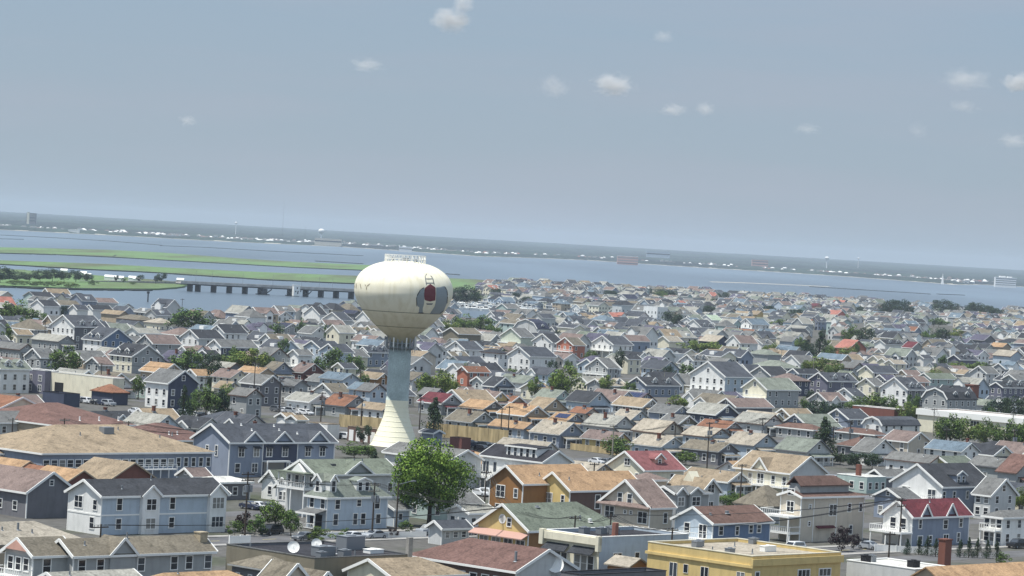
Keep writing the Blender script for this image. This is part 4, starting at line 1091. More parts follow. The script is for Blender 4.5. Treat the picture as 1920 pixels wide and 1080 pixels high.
# tan-roofed duplex with right gable
o = house(1482, 887, 1379, 1548, 5.6, 'l', G2, 'tan', 'cream', pitch=.56, label='cream two-storey house with tan roof and white pointed gable', name='house', wr='lgrey', maxl=18)
gablet(o, 'L', o.b * .55, 4.2, 2.4, 4, 'cream')
for f in (.1, .3, .72, .9): window(o.root, 'L', o.b * f, 3.0, .9, 1.6)
window(o.root, 'L', o.b * .53, 2.8, 1.6, 2.0); balcony(o.root, 'L', .1, o.b - .1, 2.6, 2.0)
for f in (.22, .5, .76): window(o.root, 'R', o.a * f, 3.0, 1.2, 1.5)
o = house(1440, 948, 1390, 1472, 3.4, 'r', G1, 'olive', 'grey', 'hip', pitch=.8, label='large plain olive-grey hip roof below the cream house', name='house', trim=False, maxl=13, minl=8)
# tall beige house
o = house(1503, 932, 1464, 1655, 8.0, 'r', G1, 'brown', 'beige', pitch=.34, label='tall beige house with two-tier brown roof and round windows', name='house', hips=(0, 4), maxl=18)
window(o.root, 'L', o.b * .5, 5.2, 1.5, 1.8); window(o.root, 'L', o.b * .5, 8.2, 1.4, 1.0)
for f, z, w_, h_ in ((.14, 5.9, .6, .7), (.14, 2.9, .6, .7), (.5, 4.6, 2.0, 1.9), (.76, 5.2, .8, 1.4), (.94, 5.2, .8, 1.4), (.8, 1.2, .8, 1.5)): window(o.root, 'R', o.a * f, z, w_, h_)
balcony(o.root, 'L', -.3, o.b + 1.5, 4.6, 3.6); balcony(o.root, 'L', -.2, o.b + 1.0, 1.7, 3.0)
for f in (.2, .56): q = MB(); fbox(q, 'R', o.a * f - .08, o.a * f + .08, .0, .08, 0, 7.8); q.build('trim_board', WHITE, o.root)
if 1: awning(o, 'R', o.a * .24, o.a * .52, 2.4, rm('red'), .7)
up = MB(); a_ = o.a; up.box(1.0, 1.2, 8.2, a_ * .82, o.b - 1.2, 10.2); up.build('upper_storey', wm('grey'), o.root)
r_ = MB(); roof_solid(r_, lambda s, t, z: (s + 1.0, t + 1.2, z), a_ * .82 - 1, o.b - 2.4, 10.2, 1.1, .5, 0, 3); r_.build('upper_roof', rm('brown'), o.root)
# red-roofed house
o = house(1711, 968, 1657, 1852, 5.4, 'r', G1, 'red', 'slateblue', pitch=.78, label='blue-grey house with bright red roof and white front balcony', name='house', wl='white', maxl=17)
for f in (.22, .66): gablet(o, 'R', o.a * f, 2.9, 2.0, 3, 'slateblue')
for f, z, w_, h_ in ((.14, 3.2, .8, 1.5), (.58, 3.0, 1.2, 1.5), (.85, 3.2, .9, 1.5), (.15, .4, 1.3, 1.4), (.33, .5, .8, 1.3), (.6, .4, 1.4, 1.5), (.82, .5, .8, 1.6)): window(o.root, 'R', o.a * f, z, w_, h_)
for f in (.3, .65): window(o.root, 'L', o.b * f, 2.9, 1.2, 1.9)
balcony(o.root, 'L', -.3, o.b + .4, 2.5, 3.4); pipe(o, o.a * .48, 2.5, .6)
# white/charcoal house behind
o = house(1767, 912, 1674, 1872, 6.0, 'r', G1, 'dark', 'slateblue', pitch=.62, label='white-fronted house with charcoal roof and two dormer towers', name='house', wl='white', maxl=17)
dormer(o, 'R', o.a * .42, 3.2, .8, 1.7, .8, 'slateblue', 3); gablet(o, 'R', o.a * .72, 2.4, 1.0, 3, 'slateblue', bay=.6)
for f, z in ((.04, 3.4), (.24, 3.4), (.5, 3.4), (.9, 3.4)): window(o.root, 'R', o.a * f, z, .8, 1.5)
for z in (3.4, 4.8): 
    wd = window(o.root, 'R', o.a * .72, z, 1.4, 1.1); wd.location.y -= .6
window(o.root, 'L', o.b * .2, 3.0, 1.9, 2.1); window(o.root, 'L', o.b * .72, 3.6, 1.9, 1.5); balcony(o.root, 'L', 0, o.b * .6, 2.8, 1.4)
gablet(o, 'L', o.b * .82, 4, 1.3, 1, 'white', bay=1.0, zb=2.8) if False else None
# blue-grey annex with dark roof left of it, and the white house on the right edge
o = house(1690, 935, 1640, 1722, 4.2, 'r', G1, 'grey', 'slateblue', pitch=.5, label='small slate-blue house with grey roof behind the red roof', name='house', maxl=8, det=1); autowin(o, 'L', n=2)
o = house(1880, 970, 1852, 1990, 5.2, 'r', G1, 'grey', 'white', 'hip', pitch=.45, label='white house with two porch levels at the right edge', name='house', maxl=14)
balcony(o.root, 'L', .2, o.b - .2, 2.8, 1.8, None); autowin(o, 'L', [3.2, .7], 3, 1, 1.5, attic=False); autowin(o, 'R', [3.2, .7], 4)
o = house(1858, 928, 1835, 1905, 5.0, 'l', G2, 'grey', 'lgrey', pitch=.7, label='pale grey gable house right of the charcoal-roofed house', name='house', maxl=9, det=1); autowin(o, 'R', n=2); autowin(o, 'L', n=2)
o = house(1626, 896, 1570, 1662, 3.4, 'l', G2, 'white', 'teal', 'flat', label='low pale teal house with white flat roof and dark chimney', name='cottage', maxl=13, par=.1, det=1); autowin(o, 'L', n=3, attic=False); autowin(o, 'R', n=3, attic=False)
q = MB(); q.box(1, 3, 3.2, 1.8, 4, 6.0); q.build('chimney', BRICK, o.root)
o = house(1655, 893, 1630, 1712, 3.4, 'r', G1, 'grey', 'dgrey', pitch=.6, label='grey cottage wedged left of the white-fronted charcoal-roofed house', name='cottage', maxl=9, det=1)
NHERO = len(HL)
# ------------------------------------------------------------------ middle distance: corner x, y, left x, right x, eave, ridge, street direction, roof, wall, options
LIST = """
884 791 837 928 3 l 2 olive grey c
906 767 863 945 3 l 2 orange dgrey w
984 779 935 1027 3.2 l 2 orange tan c
982 804 918 1008 3 l 2 orange lblue cw
1049 814 997 1095 3.4 l 2 beige slateblue cw
1017 768 985 1063 3 l 2 tan tan w
1040 747 1003 1072 3.2 l 2 ggrey teal c
1105 754 1062 1142 4 l 2 dark lblue
925 748 848 952 3.6 l 2 mauve yellow d
828 756 786 866 3.4 l 2 red grey w
960 753 938 982 3 l 2 rust tan c
1062 790 1030 1094 3 l 2 orange slateblue p
1098 775 1070 1122 3 l 2 rust beige c
927 724 916 963 3 l 2 dark slateblue w
1005 730 977 1032 3.4 r 2 tan cream p
877 697 867 917 5 r 2 rust terra
905 716 889 940 3 r 2 grey lgrey
1149 801 1094 1190 3.2 l 2 lgrey lgrey c
1182 787 1147 1218 3 l 2 beige lblue cw
1239 811 1187 1281 3.2 l 2 beige beige w
1240 837 1186 1283 3.4 l 2 beige lblue cw
1332 819 1281 1369 3.2 l 2 beige lblue c
1347 846 1279 1383 3.4 l 2 olive dgrey caw
1342 777 1292 1384 3.6 l 2 lgrey navy aw
1262 775 1218 1293 3 l 2 grey slateblue c
1270 796 1235 1309 3 l 2 grey olive ca
1362 803 1310 1389 3 l 2 rust grey c
1432 795 1377 1468 3.4 l 2 lgrey lgrey w
1413 835 1362 1459 3.4 l 2 beige lblue cw
1152 826 1092 1181 3 l 2 mauve yellow c
1132 723 1101 1176 3.4 r 2 beige grey d
1212 722 1178 1302 4 r 2 dark slateblue dw
1195 751 1165 1228 3.4 l 2 violet slateblue p
1205 763 1150 1236 3 l 2 tan grey w
1360 706 1295 1410 9 r 2 slate lblue bwW
1380 763 1344 1452 4.2 r 2 mauve dgrey w
1438 730 1393 1498 6 r 2 ggrey grey bwC
1513 847 1455 1557 3.4 l 2 ggrey lgrey w
1525 806 1455 1548 3 l 2 brown grey hw
1591 785 1548 1630 5 r 2 slate slateblue w
1655 797 1618 1728 5 r 2 slate white gwW
1640 815 1568 1656 3.2 l 2 brown grey hw
1617 838 1570 1662 3.2 l 2 brown dgrey ch
1632 846 1600 1679 3.6 l 2 grey white s
1703 828 1658 1743 4.4 l 2 mauve beige w
1803 846 1737 1834 4.6 l 2 steel white w
1742 868 1662 1772 3.8 l 2 grey white w
1776 868 1750 1822 4 r 2 green ygreen w
1878 876 1818 1908 4 l 2 grey grey
1905 886 1880 1960 4 l 2 maroon grey
1608 748 1558 1628 3.6 r 2 slate white 
1640 723 1608 1658 6 r 2 grey cream
1637 698 1610 1682 7.5 r 2 slate cream wbC
1552 714 1518 1606 6 r 2 slate violet dw
1483 714 1440 1518 5.5 l 2 mauve navy h
1497 700 1478 1537 5.5 r 2 dark slateblue b
1445 704 1405 1482 4 r 2 dark grey
1702 730 1652 1734 6 r 2 slate dgrey wdW
1777 748 1730 1832 6 r 2 dark grey gwd
1880 726 1856 1930 6 r 2 dark violet dw
1745 710 1720 1797 5 r 2 green teal w
1850 760 1822 1872 3.4 l 2 ggrey lgrey
581 753 538 619 3.6 l 2 lgrey white cw
647 761 606 691 3.2 l 2 rust grey cw
717 769 672 738 3.2 l 2 tan white w
491 720 452 528 6.2 l 2 grey dgrey w
552 723 526 574 6 l 2 grey grey w
433 708 398 466 5.5 l 2 mauve cream cw
463 742 432 491 6 l 2 grey grey w
424 728 403 436 5.5 l 2 tan cream
487 700 446 513 4 l 2 orange tan
430 690 391 450 4 l 2 lgrey dgrey
513 695 497 548 4 l 2 olive slateblue
568 698 545 608 3.6 l 2 mauve dred c
642 712 600 674 6 l 2 steel lblue 
613 716 576 644 4 l 2 grey grey
623 735 590 657 4 r 2 olive white s
677 730 667 706 5.6 l 2 steel lblue w
694 733 689 724 5.6 l 2 grey lblue w
708 710 673 724 4.5 l 2 tan brown
812 740 786 830 5.2 l 2 grey navy w
33 627 16 60 4 r 2 tan cream w
66 618 3 92 4.6 r 2 olive grey h
140 612 97 194 9 r 2 slate dgrey bdwW
191 638 156 248 5.6 l 2 slate blue dwW
248 668 206 304 5.6 l 2 dark grey dwC
188 684 161 209 4.6 r 2 mauve grey
77 670 48 106 3.6 r 2 grey grey
38 655 -10 62 4 l 2 grey grey
110 640 60 140 3.8 l 2 lgrey grey 
305 698 264 343 3.8 l 2 orange tan w
369 704 347 406 4.8 r 2 orange white w
316 718 274 371 7 l 2 grey navy wW
415 650 390 484 6 r 2 grey navy wW
335 628 299 379 5 r 2 mauve grey h
287 644 258 338 5 r 2 mauve grey w
373 634 340 419 6 r 2 dark lgrey wW
421 624 394 463 6 r 2 dark white w
390 665 372 410 5.5 r 2 dark grey
470 668 440 500 5 l 2 mauve dred h
505 668 478 540 6 l 2 grey grey w
872 655 838 904 6 r 2 slate white w
935 662 902 953 6 l 2 dark white hw
994 668 953 1042 6.6 r 2 slate white w
1036 642 999 1056 6 r 2 dark white w
977 632 939 1002 6 r 2 grey pgreen bw
1008 616 943 1030 5 r 2 navy lgrey gd
1075 647 1044 1097 6 r 2 olive terra bw
1150 646 1109 1186 6 r 2 slate white bwW
860 626 831 902 6 r 2 olive olive w
560 665 545 585 7 r 2 grey white wbW
600 652 570 640 6 r 2 slate lblue w
633 660 600 662 6 r 2 slate lblue w
645 690 625 668 5 r 2 slate cream
690 660 672 735 5.5 r 2 slate slateblue wd
666 668 640 690 4 r 2 grey cream s
1255 640 1232 1279 5 r 2 beige cream
1233 577 1207 1252 10.5 r 2 lgrey white wfW
1343 641 1311 1369 5 l 2 beige navy w
1240 692 1203 1273 5 l 2 slate lblue
1178 673 1160 1202 6 r 2 dark cream w
1140 690 1100 1160 5 r 2 grey grey b
1300 676 1277 1330 5 r 2 grey white d
1352 685 1322 1381 6 l 2 grey lblue
1410 608 1386 1442 6 r 2 steel white bW
1255 665 1205 1282 3.5 r 2 dark white f
1335 600 1312 1354 4 r 2 pgreen white
1315 613 1285 1340 4 r 2 slate white d
1300 560 1272 1340 5 l 2 white grey f
1420 590 1405 1434 4.5 l 2 tan yellow
1570 590 1550 1586 4 l 2 coral coral
1530 574 1518 1541 4 l 2 red pink
1592 653 1566 1624 4.5 l 2 coral terra
1580 630 1562 1603 4.5 l 2 mauve grey h
1648 676 1628 1664 4.5 r 2 beige cream s
1662 679 1650 1678 4.5 r 2 beige cream s
1676 682 1666 1698 4.5 r 2 beige cream s
1710 652 1692 1731 4 l 2 red grey
1845 638 1818 1866 5 l 2 violet dgrey
1880 651 1856 1895 4.5 l 2 orange tan
1895 668 1862 1918 7 l 2 beige lblue w
1732 672 1718 1749 5 r 2 slate white s
1800 674 1778 1834 6 r 2 slate violet dw
1755 700 1735 1790 4 l 2 olive grey h
1660 645 1640 1704 5 r 2 dark white dw
1485 640 1462 1500 6 l 2 grey lblue w
1430 645 1408 1450 5 r 2 grey white d
1465 690 1400 1500 4.5 l 2 ggrey grey h
1440 665 1402 1465 4.5 l 2 ggrey grey h
1600 690 1572 1620 5 l 2 grey grey 
1580 713 1560 1612 4 l 2 green cream
1660 712 1640 1682 5 r 2 violet violet w
1710 716 1684 1742 4.5 r 2 mauve pink b
1905 712 1880 1960 6 r 2 grey grey w
1850 700 1820 1872 5 r 2 grey lgrey 
520 594 490 548 5 l 2 mauve white wW
600 590 570 612 5 r 2 dark white
640 600 606 660 6 r 2 slate lgrey b
664 588 642 674 6 l 2 navy dgrey
555 585 530 572 5 l 2 mauve lgrey
585 625 560 612 4 l 2 grey white
535 615 515 560 5 l 2 navy grey
1175 560 1155 1200 5 r 2 navy white
145 580 130 165 5 r 2 slate white s
175 580 160 210 5 r 2 dark white s
225 590 190 240 4 l 2 tan tan
262 600 200 290 4 l 2 olive grey h
300 606 270 330 4 l 2 beige cream h
"""
POSWORD = {}
def addons(o, fl, rg):
    a, b = o.a, o.b
    if 'c' in fl: chimney(o, o.a * rg.uniform(.3, .5) if o.ridge == 'r' else o.a * rg.uniform(.25, .45), o.b * rg.uniform(.3, .6), .65, rg.uniform(.2, .9))
    if 'd' in fl:
        f = 'L' if o.ridge == 'l' else 'R'; L = o.b if f == 'L' else o.a
        for k in ((.3, .7) if L > 9 else (.5,)): dormer(o, f, L * k, 2.0, .9, 1.3, .7, 'white' if rg.random() < .6 else None, 2.5)
    if 'G' in fl:       # a projecting cross gable on the long side
        f = 'L' if o.ridge == 'l' else 'R'; L = o.b if f == 'L' else o.a
        gablet(o, f, L * rg.choice([.3, .5, .7]), rg.uniform(3, 4.4), rg.uniform(1.2, 1.8), 3, 'white' if rg.random() < .5 else None, bay=rg.uniform(.5, 1.6))
    if 'a' in fl: awning(o, 'R', o.a * .25, o.a * .75, 2.6)
    if 'p' in fl:
        f = 'L' if o.ridge == 'l' else 'R'; L = o.b if f == 'L' else o.a; q = MB(); p = o.pitch
        for k in range(4):
            s0 = L * (.14 + .18 * k); t0, t1 = .8, o.Lt / 2 - .7
            fn = o.fn
            z = lambda t: o.h + p * t + .26
            q.solid([fn(s0, t0, z(t0)), fn(s0 + L * .15, t0, z(t0)), fn(s0 + L * .15, t1, z(t1)), fn(s0, t1, z(t1))], [fn(s0, t0, z(t0) + .07), fn(s0 + L * .15, t0, z(t0) + .07), fn(s0 + L * .15, t1, z(t1) + .07), fn(s0, t1, z(t1) + .07)])
        q.build('solar_panels', mat('solar_cells', (.02, .03, .09), .2, spec=.6), o.roof)
    if 'b' in fl:
        f = 'L'; L = o.b
        balcony(o.root, f, .1, L - .1, 3.0 if o.h > 5.5 else 2.4, 2.2)
    if rg.random() < .5: pipe(o, o.a * rg.uniform(.3, .7), o.b * rg.uniform(.25, .4))
def finish(o, fl, rg):
    """windows, doors and porches by distance"""
    D = o.root.location.y
    addons(o, fl, rg)
    if D < 1500 or 'W' in fl:
        n_l = max(2, int(o.b / 2.7)) if o.b > 5 else 1; n_r = max(2, int(o.a / 3.0)) if o.a > 5 else 1
        w = 1.0; h = 1.5
        autowin(o, 'L', None, min(n_l, 6), w, h, rng=rg); autowin(o, 'R', None, min(n_r, 5), w, h, rng=rg)
        if o.h < 4.4 and D < 1250 and 'b' not in fl:
            if o.ridge == 'l': porch(o.root, 'R', o.a * .1, o.a * .9, 2.3, 1.8, o.roofc)
def facemats(fl, wall):
    return {}
cnt = 0
for line in LIST.strip().split('\n'):
    t = line.split()
    cx, cy, xl, xr = map(float, t[:4]); h = float(t[4]); fl = t[9] if len(t) > 9 else ''
    th = {'1': G1, '2': G2, '3': G3}[t[6]]
    
    rg = random.Random(int(cx * 7 + cy))
    kind = 'flat' if 'f' in fl else 'hip' if 'h' in fl else 'gambrel' if 'g' in fl else 'gable'
    wl = 'white' if 'W' in fl else 'cream' if 'C' in fl else None
    D = P(cx, cy, h).y
    o = house(cx, cy, xl, xr, h, t[5], th, t[7], t[8], kind, pitch=rg.uniform(.5, .66) if kind != 'hip' else .42, wl=wl,
              name='cottage' if h < 4.4 else 'house', cat='cottage' if h < 4.4 else 'house', det=2 if D < 850 else 1, maxl=17, minl=5, trim=True if (t[5] == 'r' or rg.random() < .3 or 'W' in fl or 'C' in fl) else rg.choice(['grey', 'dgrey', 'lgrey', 'dbrown']))
    finish(o, fl, rg)
NLIST = len(HL)

# school with white flat roof, commercial block, boundary wall: long things built from pixel ends
o = house(1920, 787, 1721, 1990, 6.4, 'r', G1, 'white', 'brick', 'flat', label='long brick school with glaring white flat roof among trees', name='school_building', cat='school', maxl=60, par=.25, wl='cream')
q = MB(); fbox(q, 'L', -.3, o.b + .3, .01, .5, 5.0, 6.75); fbox(q, 'R', -.3, o.a, .01, .5, 5.0, 6.75); q.build('fascia', WHITE, o.root); window(o.root, 'L', o.b * .13, 1.4, 2.2, 3.4); window(o.root, 'L', o.b * .45, 2.0, 3.0, 2.6, 'n'); window(o.root, 'L', o.b * .7, 2.0, 3.0, 2.6, 'n')
o = house(1677, 769, 1598, 1700, 5.6, 'r', G1, 'white', 'brick', 'flat', label='short brick wing with white flat roof left of the school', name='school_building', cat='school', maxl=16, par=.2)
o = house(212, 712, 86, 232, 6.0, 'r', G1, 'beige', 'cream', 'flat', label='long cream-walled commercial block with two dark loading openings', name='commercial_building', cat='warehouse', maxl=34, par=.3)
for f in (.79, .16):
    q = MB(); fbox(q, 'L', o.b * f - 1.9, o.b * f + 1.9, .0, .08, .1, 3.6); q.build('loading_door', DARK, o.root)
o = house(85, 699, -25, 110, 6.0, 'r', G1, 'white', 'violet', 'flat', label='violet-grey apartment block with white roof at left edge', name='apartment_building', cat='apartments', maxl=26, par=.5)
for i in range(6):
    window(o.root, 'L', o.b * (i + .5) / 6, 3.6, 1.4, 1.5); window(o.root, 'L', o.b * (i + .5) / 6, .8, 1.4, 1.6)
o = house(212, 736, 160, 240, 3.4, 'r', G1, 'rust', 'navy', 'hip', pitch=.4, label='low dark shed with rust-red hip roof before the cream block', name='shed', cat='shed', maxl=9, trim=False)
o = house(120, 742, 80, 150, 3.0, 'l', G1, 'black', 'navy', 'flat', label='low black shed before the cream block, left of red roof', name='shed', cat='shed', maxl=12, trim=False)
o = house(706, 806, 636, 722, 3.4, 'r', G1, 'tan', 'dbrown', 'flat', label='low dark brick building with white doors left of tower base', name='garage_row', cat='garage', maxl=10, trim='tan', par=.1)
for f in (.12, .36, .62, .86): door(o.root, 'L', o.b * f, w=1.5, h=2.6)
for (cx, cy, xl, xr), lb in zip([(538, 783, 519, 545), (557, 787, 539, 566)], ['pair of white garage doors under tan gable, left one', 'white garage under tan gable, right of the double garage']):
    o = house(cx, cy, xl, xr, 2.6, 'r', G1, 'tan', 'grey', pitch=.5, label=lb, name='garage', cat='garage', maxl=7, minl=3)
    q = MB(); fbox(q, 'L', .4, o.b - .4, .0, .08, .1, 2.3); q.build('garage_door', WHITE, o.root)
o = house(614, 800, 545, 625, 3.0, 'r', G1, 'tan', 'white', 'flat', label='long low tan-roofed shed beside the white garages', name='shed', cat='shed', maxl=7, trim=False)
o = house(813, 812, 790, 825, 2.8, 'l', G1, 'slate', 'slateblue', pitch=.4, label='small slate-roofed hut right of the tower base', name='shed', cat='shed', maxl=6, minl=3)
o = house(866, 826, 817, 876, 2.6, 'r', G1, 'maroon', 'dred', 'flat', label='long dark red canopy shed below the tan wall', name='shed', cat='shed', maxl=4, minl=3, trim=False)
# brick tower at the right
t_ = P(1822, 775, 0); q = MB(); q.box(0, 0, 0, 3.4, 3.4, 9.4); q.box(-.2, -.2, 9.4, 3.6, 3.6, 9.8)
bt = thing('brick_tower', t_, G1, 'square red brick tower rising behind the white school roof', 'tower'); q.build('tower_wall', BRICK, bt)

def inside_rect(o, x, y, m=0):
    dx, dy = x - o.root.location.x, y - o.root.location.y
    c, s = math.cos(o.th), math.sin(o.th); lx, ly = dx * c + dy * s, -dx * s + dy * c
    return -m < lx < o.a + m and -m < ly < o.b + m
def yh(x, y=0): # vertical position of the horizon under that column
    return 452 + (x - 960) * math.tan(ROLL)
BLOCKED = [(TB.x, TB.y, 15)]
TBOX = []
# ------------------------------------------------------------------ trees
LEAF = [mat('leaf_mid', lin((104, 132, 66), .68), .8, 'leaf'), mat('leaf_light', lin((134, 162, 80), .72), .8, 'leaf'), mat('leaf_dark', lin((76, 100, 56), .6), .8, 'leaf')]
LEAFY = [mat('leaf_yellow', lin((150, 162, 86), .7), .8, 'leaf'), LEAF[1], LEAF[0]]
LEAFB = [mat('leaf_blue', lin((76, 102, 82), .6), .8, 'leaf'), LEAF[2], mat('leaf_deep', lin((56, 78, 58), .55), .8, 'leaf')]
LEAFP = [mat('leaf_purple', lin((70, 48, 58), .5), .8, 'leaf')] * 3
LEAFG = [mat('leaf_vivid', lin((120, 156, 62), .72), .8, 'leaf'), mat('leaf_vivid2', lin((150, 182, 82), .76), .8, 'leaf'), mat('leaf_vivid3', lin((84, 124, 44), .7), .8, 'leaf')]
BARK = mat('bark', lin((86, 74, 62), .6), .9, 'rough')
def crown_mesh(seed, n, size, kind='round', mats=None, clumps=26):
    r = random.Random(seed); mb = MB()
    cl = []
    for i in range(clumps):
        if kind == 'cone':
            z = r.random() ** 1.3; rad = (1 - z) * .42 + .04; t = r.uniform(0, 6.28); q = math.sqrt(r.random())
            cl.append((Vector((rad * q * math.cos(t), rad * q * math.sin(t), .08 + z * .9)), .13 * (1 - z) + .05))
        else:
            while True:
                v = Vector((r.uniform(-1, 1), r.uniform(-1, 1), r.uniform(-1, 1)))
                if v.length < 1 and v.length > .25: break
            lo = .2 if n > 9000 else .17 if kind == 'round' else .08
            z = lo + (1 - lo) * (.5 + v.z * .42)
            cl.append((Vector((v.x * .40, v.y * .40, z)), r.uniform(.1, .17)))
    for i in range(n):
        c, cr_ = cl[r.randrange(len(cl))]
        d = Vector((r.gauss(0, 1), r.gauss(0, 1), r.gauss(0, 1))).normalized()
        q = c + d * cr_ * r.uniform(.7, 1.08)
        nrm = (d + Vector((r.gauss(0, .5), r.gauss(0, .5), r.gauss(0, .5)))).normalized()
        u = nrm.cross(Vector((r.gauss(0, 1), r.gauss(0, 1), r.gauss(0, 1)))).normalized(); v = nrm.cross(u)
        s = size * r.uniform(.6, 1.3)
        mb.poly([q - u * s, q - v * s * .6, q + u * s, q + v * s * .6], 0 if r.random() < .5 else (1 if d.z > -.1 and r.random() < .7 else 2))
    return mb.mesh('crown', mats or LEAF)
def trunk_mesh(seed, kind='round', thick=.03):
    r = random.Random(seed); mb = MB(); top = .9 if kind == 'cone' else .5
    mb.cyl((0, 0, -.02), (r.uniform(-.02, .02), r.uniform(-.02, .02), top), thick, thick * .4, 8)
    if kind != 'cone':
        for i in range(7):
            t = i * 2.4 + r.random(); z = r.uniform(.22, .48)
            mb.cyl((0, 0, z), (.3 * math.cos(t), .3 * math.sin(t), z + r.uniform(.15, .35)), thick * .5, thick * .15, 6)
    return mb.mesh('trunk', BARK)
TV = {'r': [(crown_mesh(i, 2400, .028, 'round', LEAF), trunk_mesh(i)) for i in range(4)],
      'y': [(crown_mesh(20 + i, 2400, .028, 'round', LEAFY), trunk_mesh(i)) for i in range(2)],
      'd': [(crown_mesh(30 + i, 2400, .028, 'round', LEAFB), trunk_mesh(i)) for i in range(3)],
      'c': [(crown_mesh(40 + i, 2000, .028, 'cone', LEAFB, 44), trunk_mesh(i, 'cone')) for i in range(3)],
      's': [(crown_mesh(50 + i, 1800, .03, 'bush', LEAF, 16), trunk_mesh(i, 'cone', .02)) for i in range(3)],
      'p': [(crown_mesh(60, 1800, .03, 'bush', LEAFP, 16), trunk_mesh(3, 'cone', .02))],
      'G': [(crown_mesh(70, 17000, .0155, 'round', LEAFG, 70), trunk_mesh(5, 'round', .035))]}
TREES = []
TLAB = {'r': 'leafy green tree', 'y': 'yellow-green leafy tree', 'd': 'dark green tree', 'c': 'dark conifer', 's': 'low green bush', 'p': 'dark purple-leaved bush', 'G': 'tree'}
rt = random.Random(3)
def tree_at(x, y, w, h, k='r', label=None, z=0):
    cm, tm = TV[k][rt.randrange(len(TV[k]))]
    o = thing('tree' if k not in 'sp' else 'bush', (x, y, z), rt.uniform(0, 6.28), label, 'tree' if k not in 'sp' else 'bush')
    c = link('crown', cm, o); t = link('trunk', tm, o)
    kk = .98 if k == 'c' else 1.06
    c.scale = (w / kk, w / kk, h); t.scale = (h * .9, h * .9, h)
    TREES.append((o, k)); BLOCKED.append((x, y, w * .3))
    return o
def tree(cx, yb, hw, yt, k='r', label=None, z=0):
    p = P(cx, yb, z); kp = FPX / (p - Vector((0, 0, CAMZ))).length
    return tree_at(p.x, p.y, 2 * hw / kp, (yb - yt) / kp, k, label, z)
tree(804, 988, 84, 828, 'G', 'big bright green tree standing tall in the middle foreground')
for ch in TREES[-1][0].children:
    if ch.name.startswith('crown'): ch.location.z = -.0
TL = """358 620 46 576 r|125 698 36 648 r|350 697 34 652 r|395 697 22 660 d|430 690 30 655 y|470 692 34 652 y|500 688 20 660 r|630 695 26 650 r|660 697 26 664 r|517 634 15 602 r
815 742 34 686 y|800 742 22 700 r|840 740 20 695 y|1060 742 34 684 y|1045 745 22 700 r|812 803 24 746 c|1268 760 22 740 y|1285 705 20 680 r|1250 708 15 684 d|1155 844 30 816 r
1632 765 32 735 r|1600 768 20 742 r|1668 768 22 740 r|1530 780 26 748 d|1562 778 18 752 d|1543 850 32 784 c|1535 668 22 622 c|1515 672 15 640 d|1552 670 15 645 r|1600 642 20 608 r|1620 645 22 612 d|1585 640 15 615 r
1530 698 28 668 y|1560 700 24 672 y|1510 696 14 675 r|1588 664 20 648 y|1668 592 20 560 d|1692 590 20 562 d|1655 590 12 568 d|1708 592 12 572 d|1768 582 24 562 d|1758 590 14 570 d|1788 586 14 568 d|1830 590 20 566 d|1850 592 20 572 d|1868 594 16 576 d|1818 586 14 570 d
1740 642 18 616 r|1765 643 20 614 d|1790 642 18 616 y|1800 690 26 676 y|1835 694 22 678 y|1780 825 30 775 r|1815 826 30 778 y|1845 824 24 782 r|1765 818 18 780 y|1890 832 26 786 r|1920 832 24 784 r|1865 828 16 795 r|1700 790 24 752 y|1690 785 16 760 r
1870 780 26 742 d|1900 784 24 744 d|1930 780 20 745 d|870 622 26 588 r|900 622 26 590 r|842 622 20 596 y|925 628 18 602 r|875 568 24 536 d|855 566 16 540 d|895 566 15 545 r|35 604 34 562 r|12 602 22 566 r|70 606 20 582 r
385 768 28 722 r|408 766 22 730 d|360 770 18 735 r|664 860 36 828 r|690 860 16 835 r|515 1000 34 938 r|478 1004 26 965 s|455 1000 22 958 p|440 1006 20 975 s|545 1005 20 960 r|598 1018 26 988 s|640 1015 16 998 s|1455 860 28 842 r|1605 880 28 846 d|1635 880 20 850 d|1575 872 18 848 d
1578 1034 24 986 p|1600 1030 14 1000 p|1368 955 26 920 r|1385 945 16 925 y|1640 870 10 832 c|1286 872 24 845 r|1848 895 18 872 r|1722 1040 9 1008 c|1738 1042 9 1006 c|1754 1044 9 1010 c|1800 1045 9 1012 c|1816 1046 9 1008 c|1832 1046 9 1010 c|1850 1047 9 1012 c|1868 1048 9 1014 c|1700 1040 9 1010 c
940 912 16 890 r|905 905 18 882 s|1180 730 16 715 r|1700 1000 1 999 s|650 1008 12 990 s|760 1000 16 975 s|735 1008 12 990 p|1880 1060 16 1036 s|790 840 18 820 s|1105 670 14 655 r|970 700 22 690 s|1330 590 16 572 d|1355 562 14 546 d|1250 560 30 542 d|1140 556 26 544 d|1218 555 8 540 d
990 566 16 556 d|930 556 14 540 d|968 560 10 548 d|1260 608 22 582 d|1240 560 16 545 r|1445 660 16 640 y|1300 658 36 638 y|1340 660 20 640 y|1490 595 18 578 d|1440 585 14 572 d|1610 588 14 574 d|1760 608 22 596 r|1460 612 18 598 r|600 690 20 668 r|30 560 0.5 559 s"""
for t in TL.replace('\n', '|').split('|'):
    a = t.split()
    if float(a[2]) < 2: continue
    cx, yb, hw, yt = map(float, a[:4]); TBOX.append((cx, yb, hw, yt))
    if 560 < yb < 860:      # the lower part of these crowns stands behind roofs: the tree is taller than what shows
        kp = (yb - yh(cx)) / 50; yb += 2.6 * kp
    tree(cx, yb, hw * 1.18, yt, a[4])
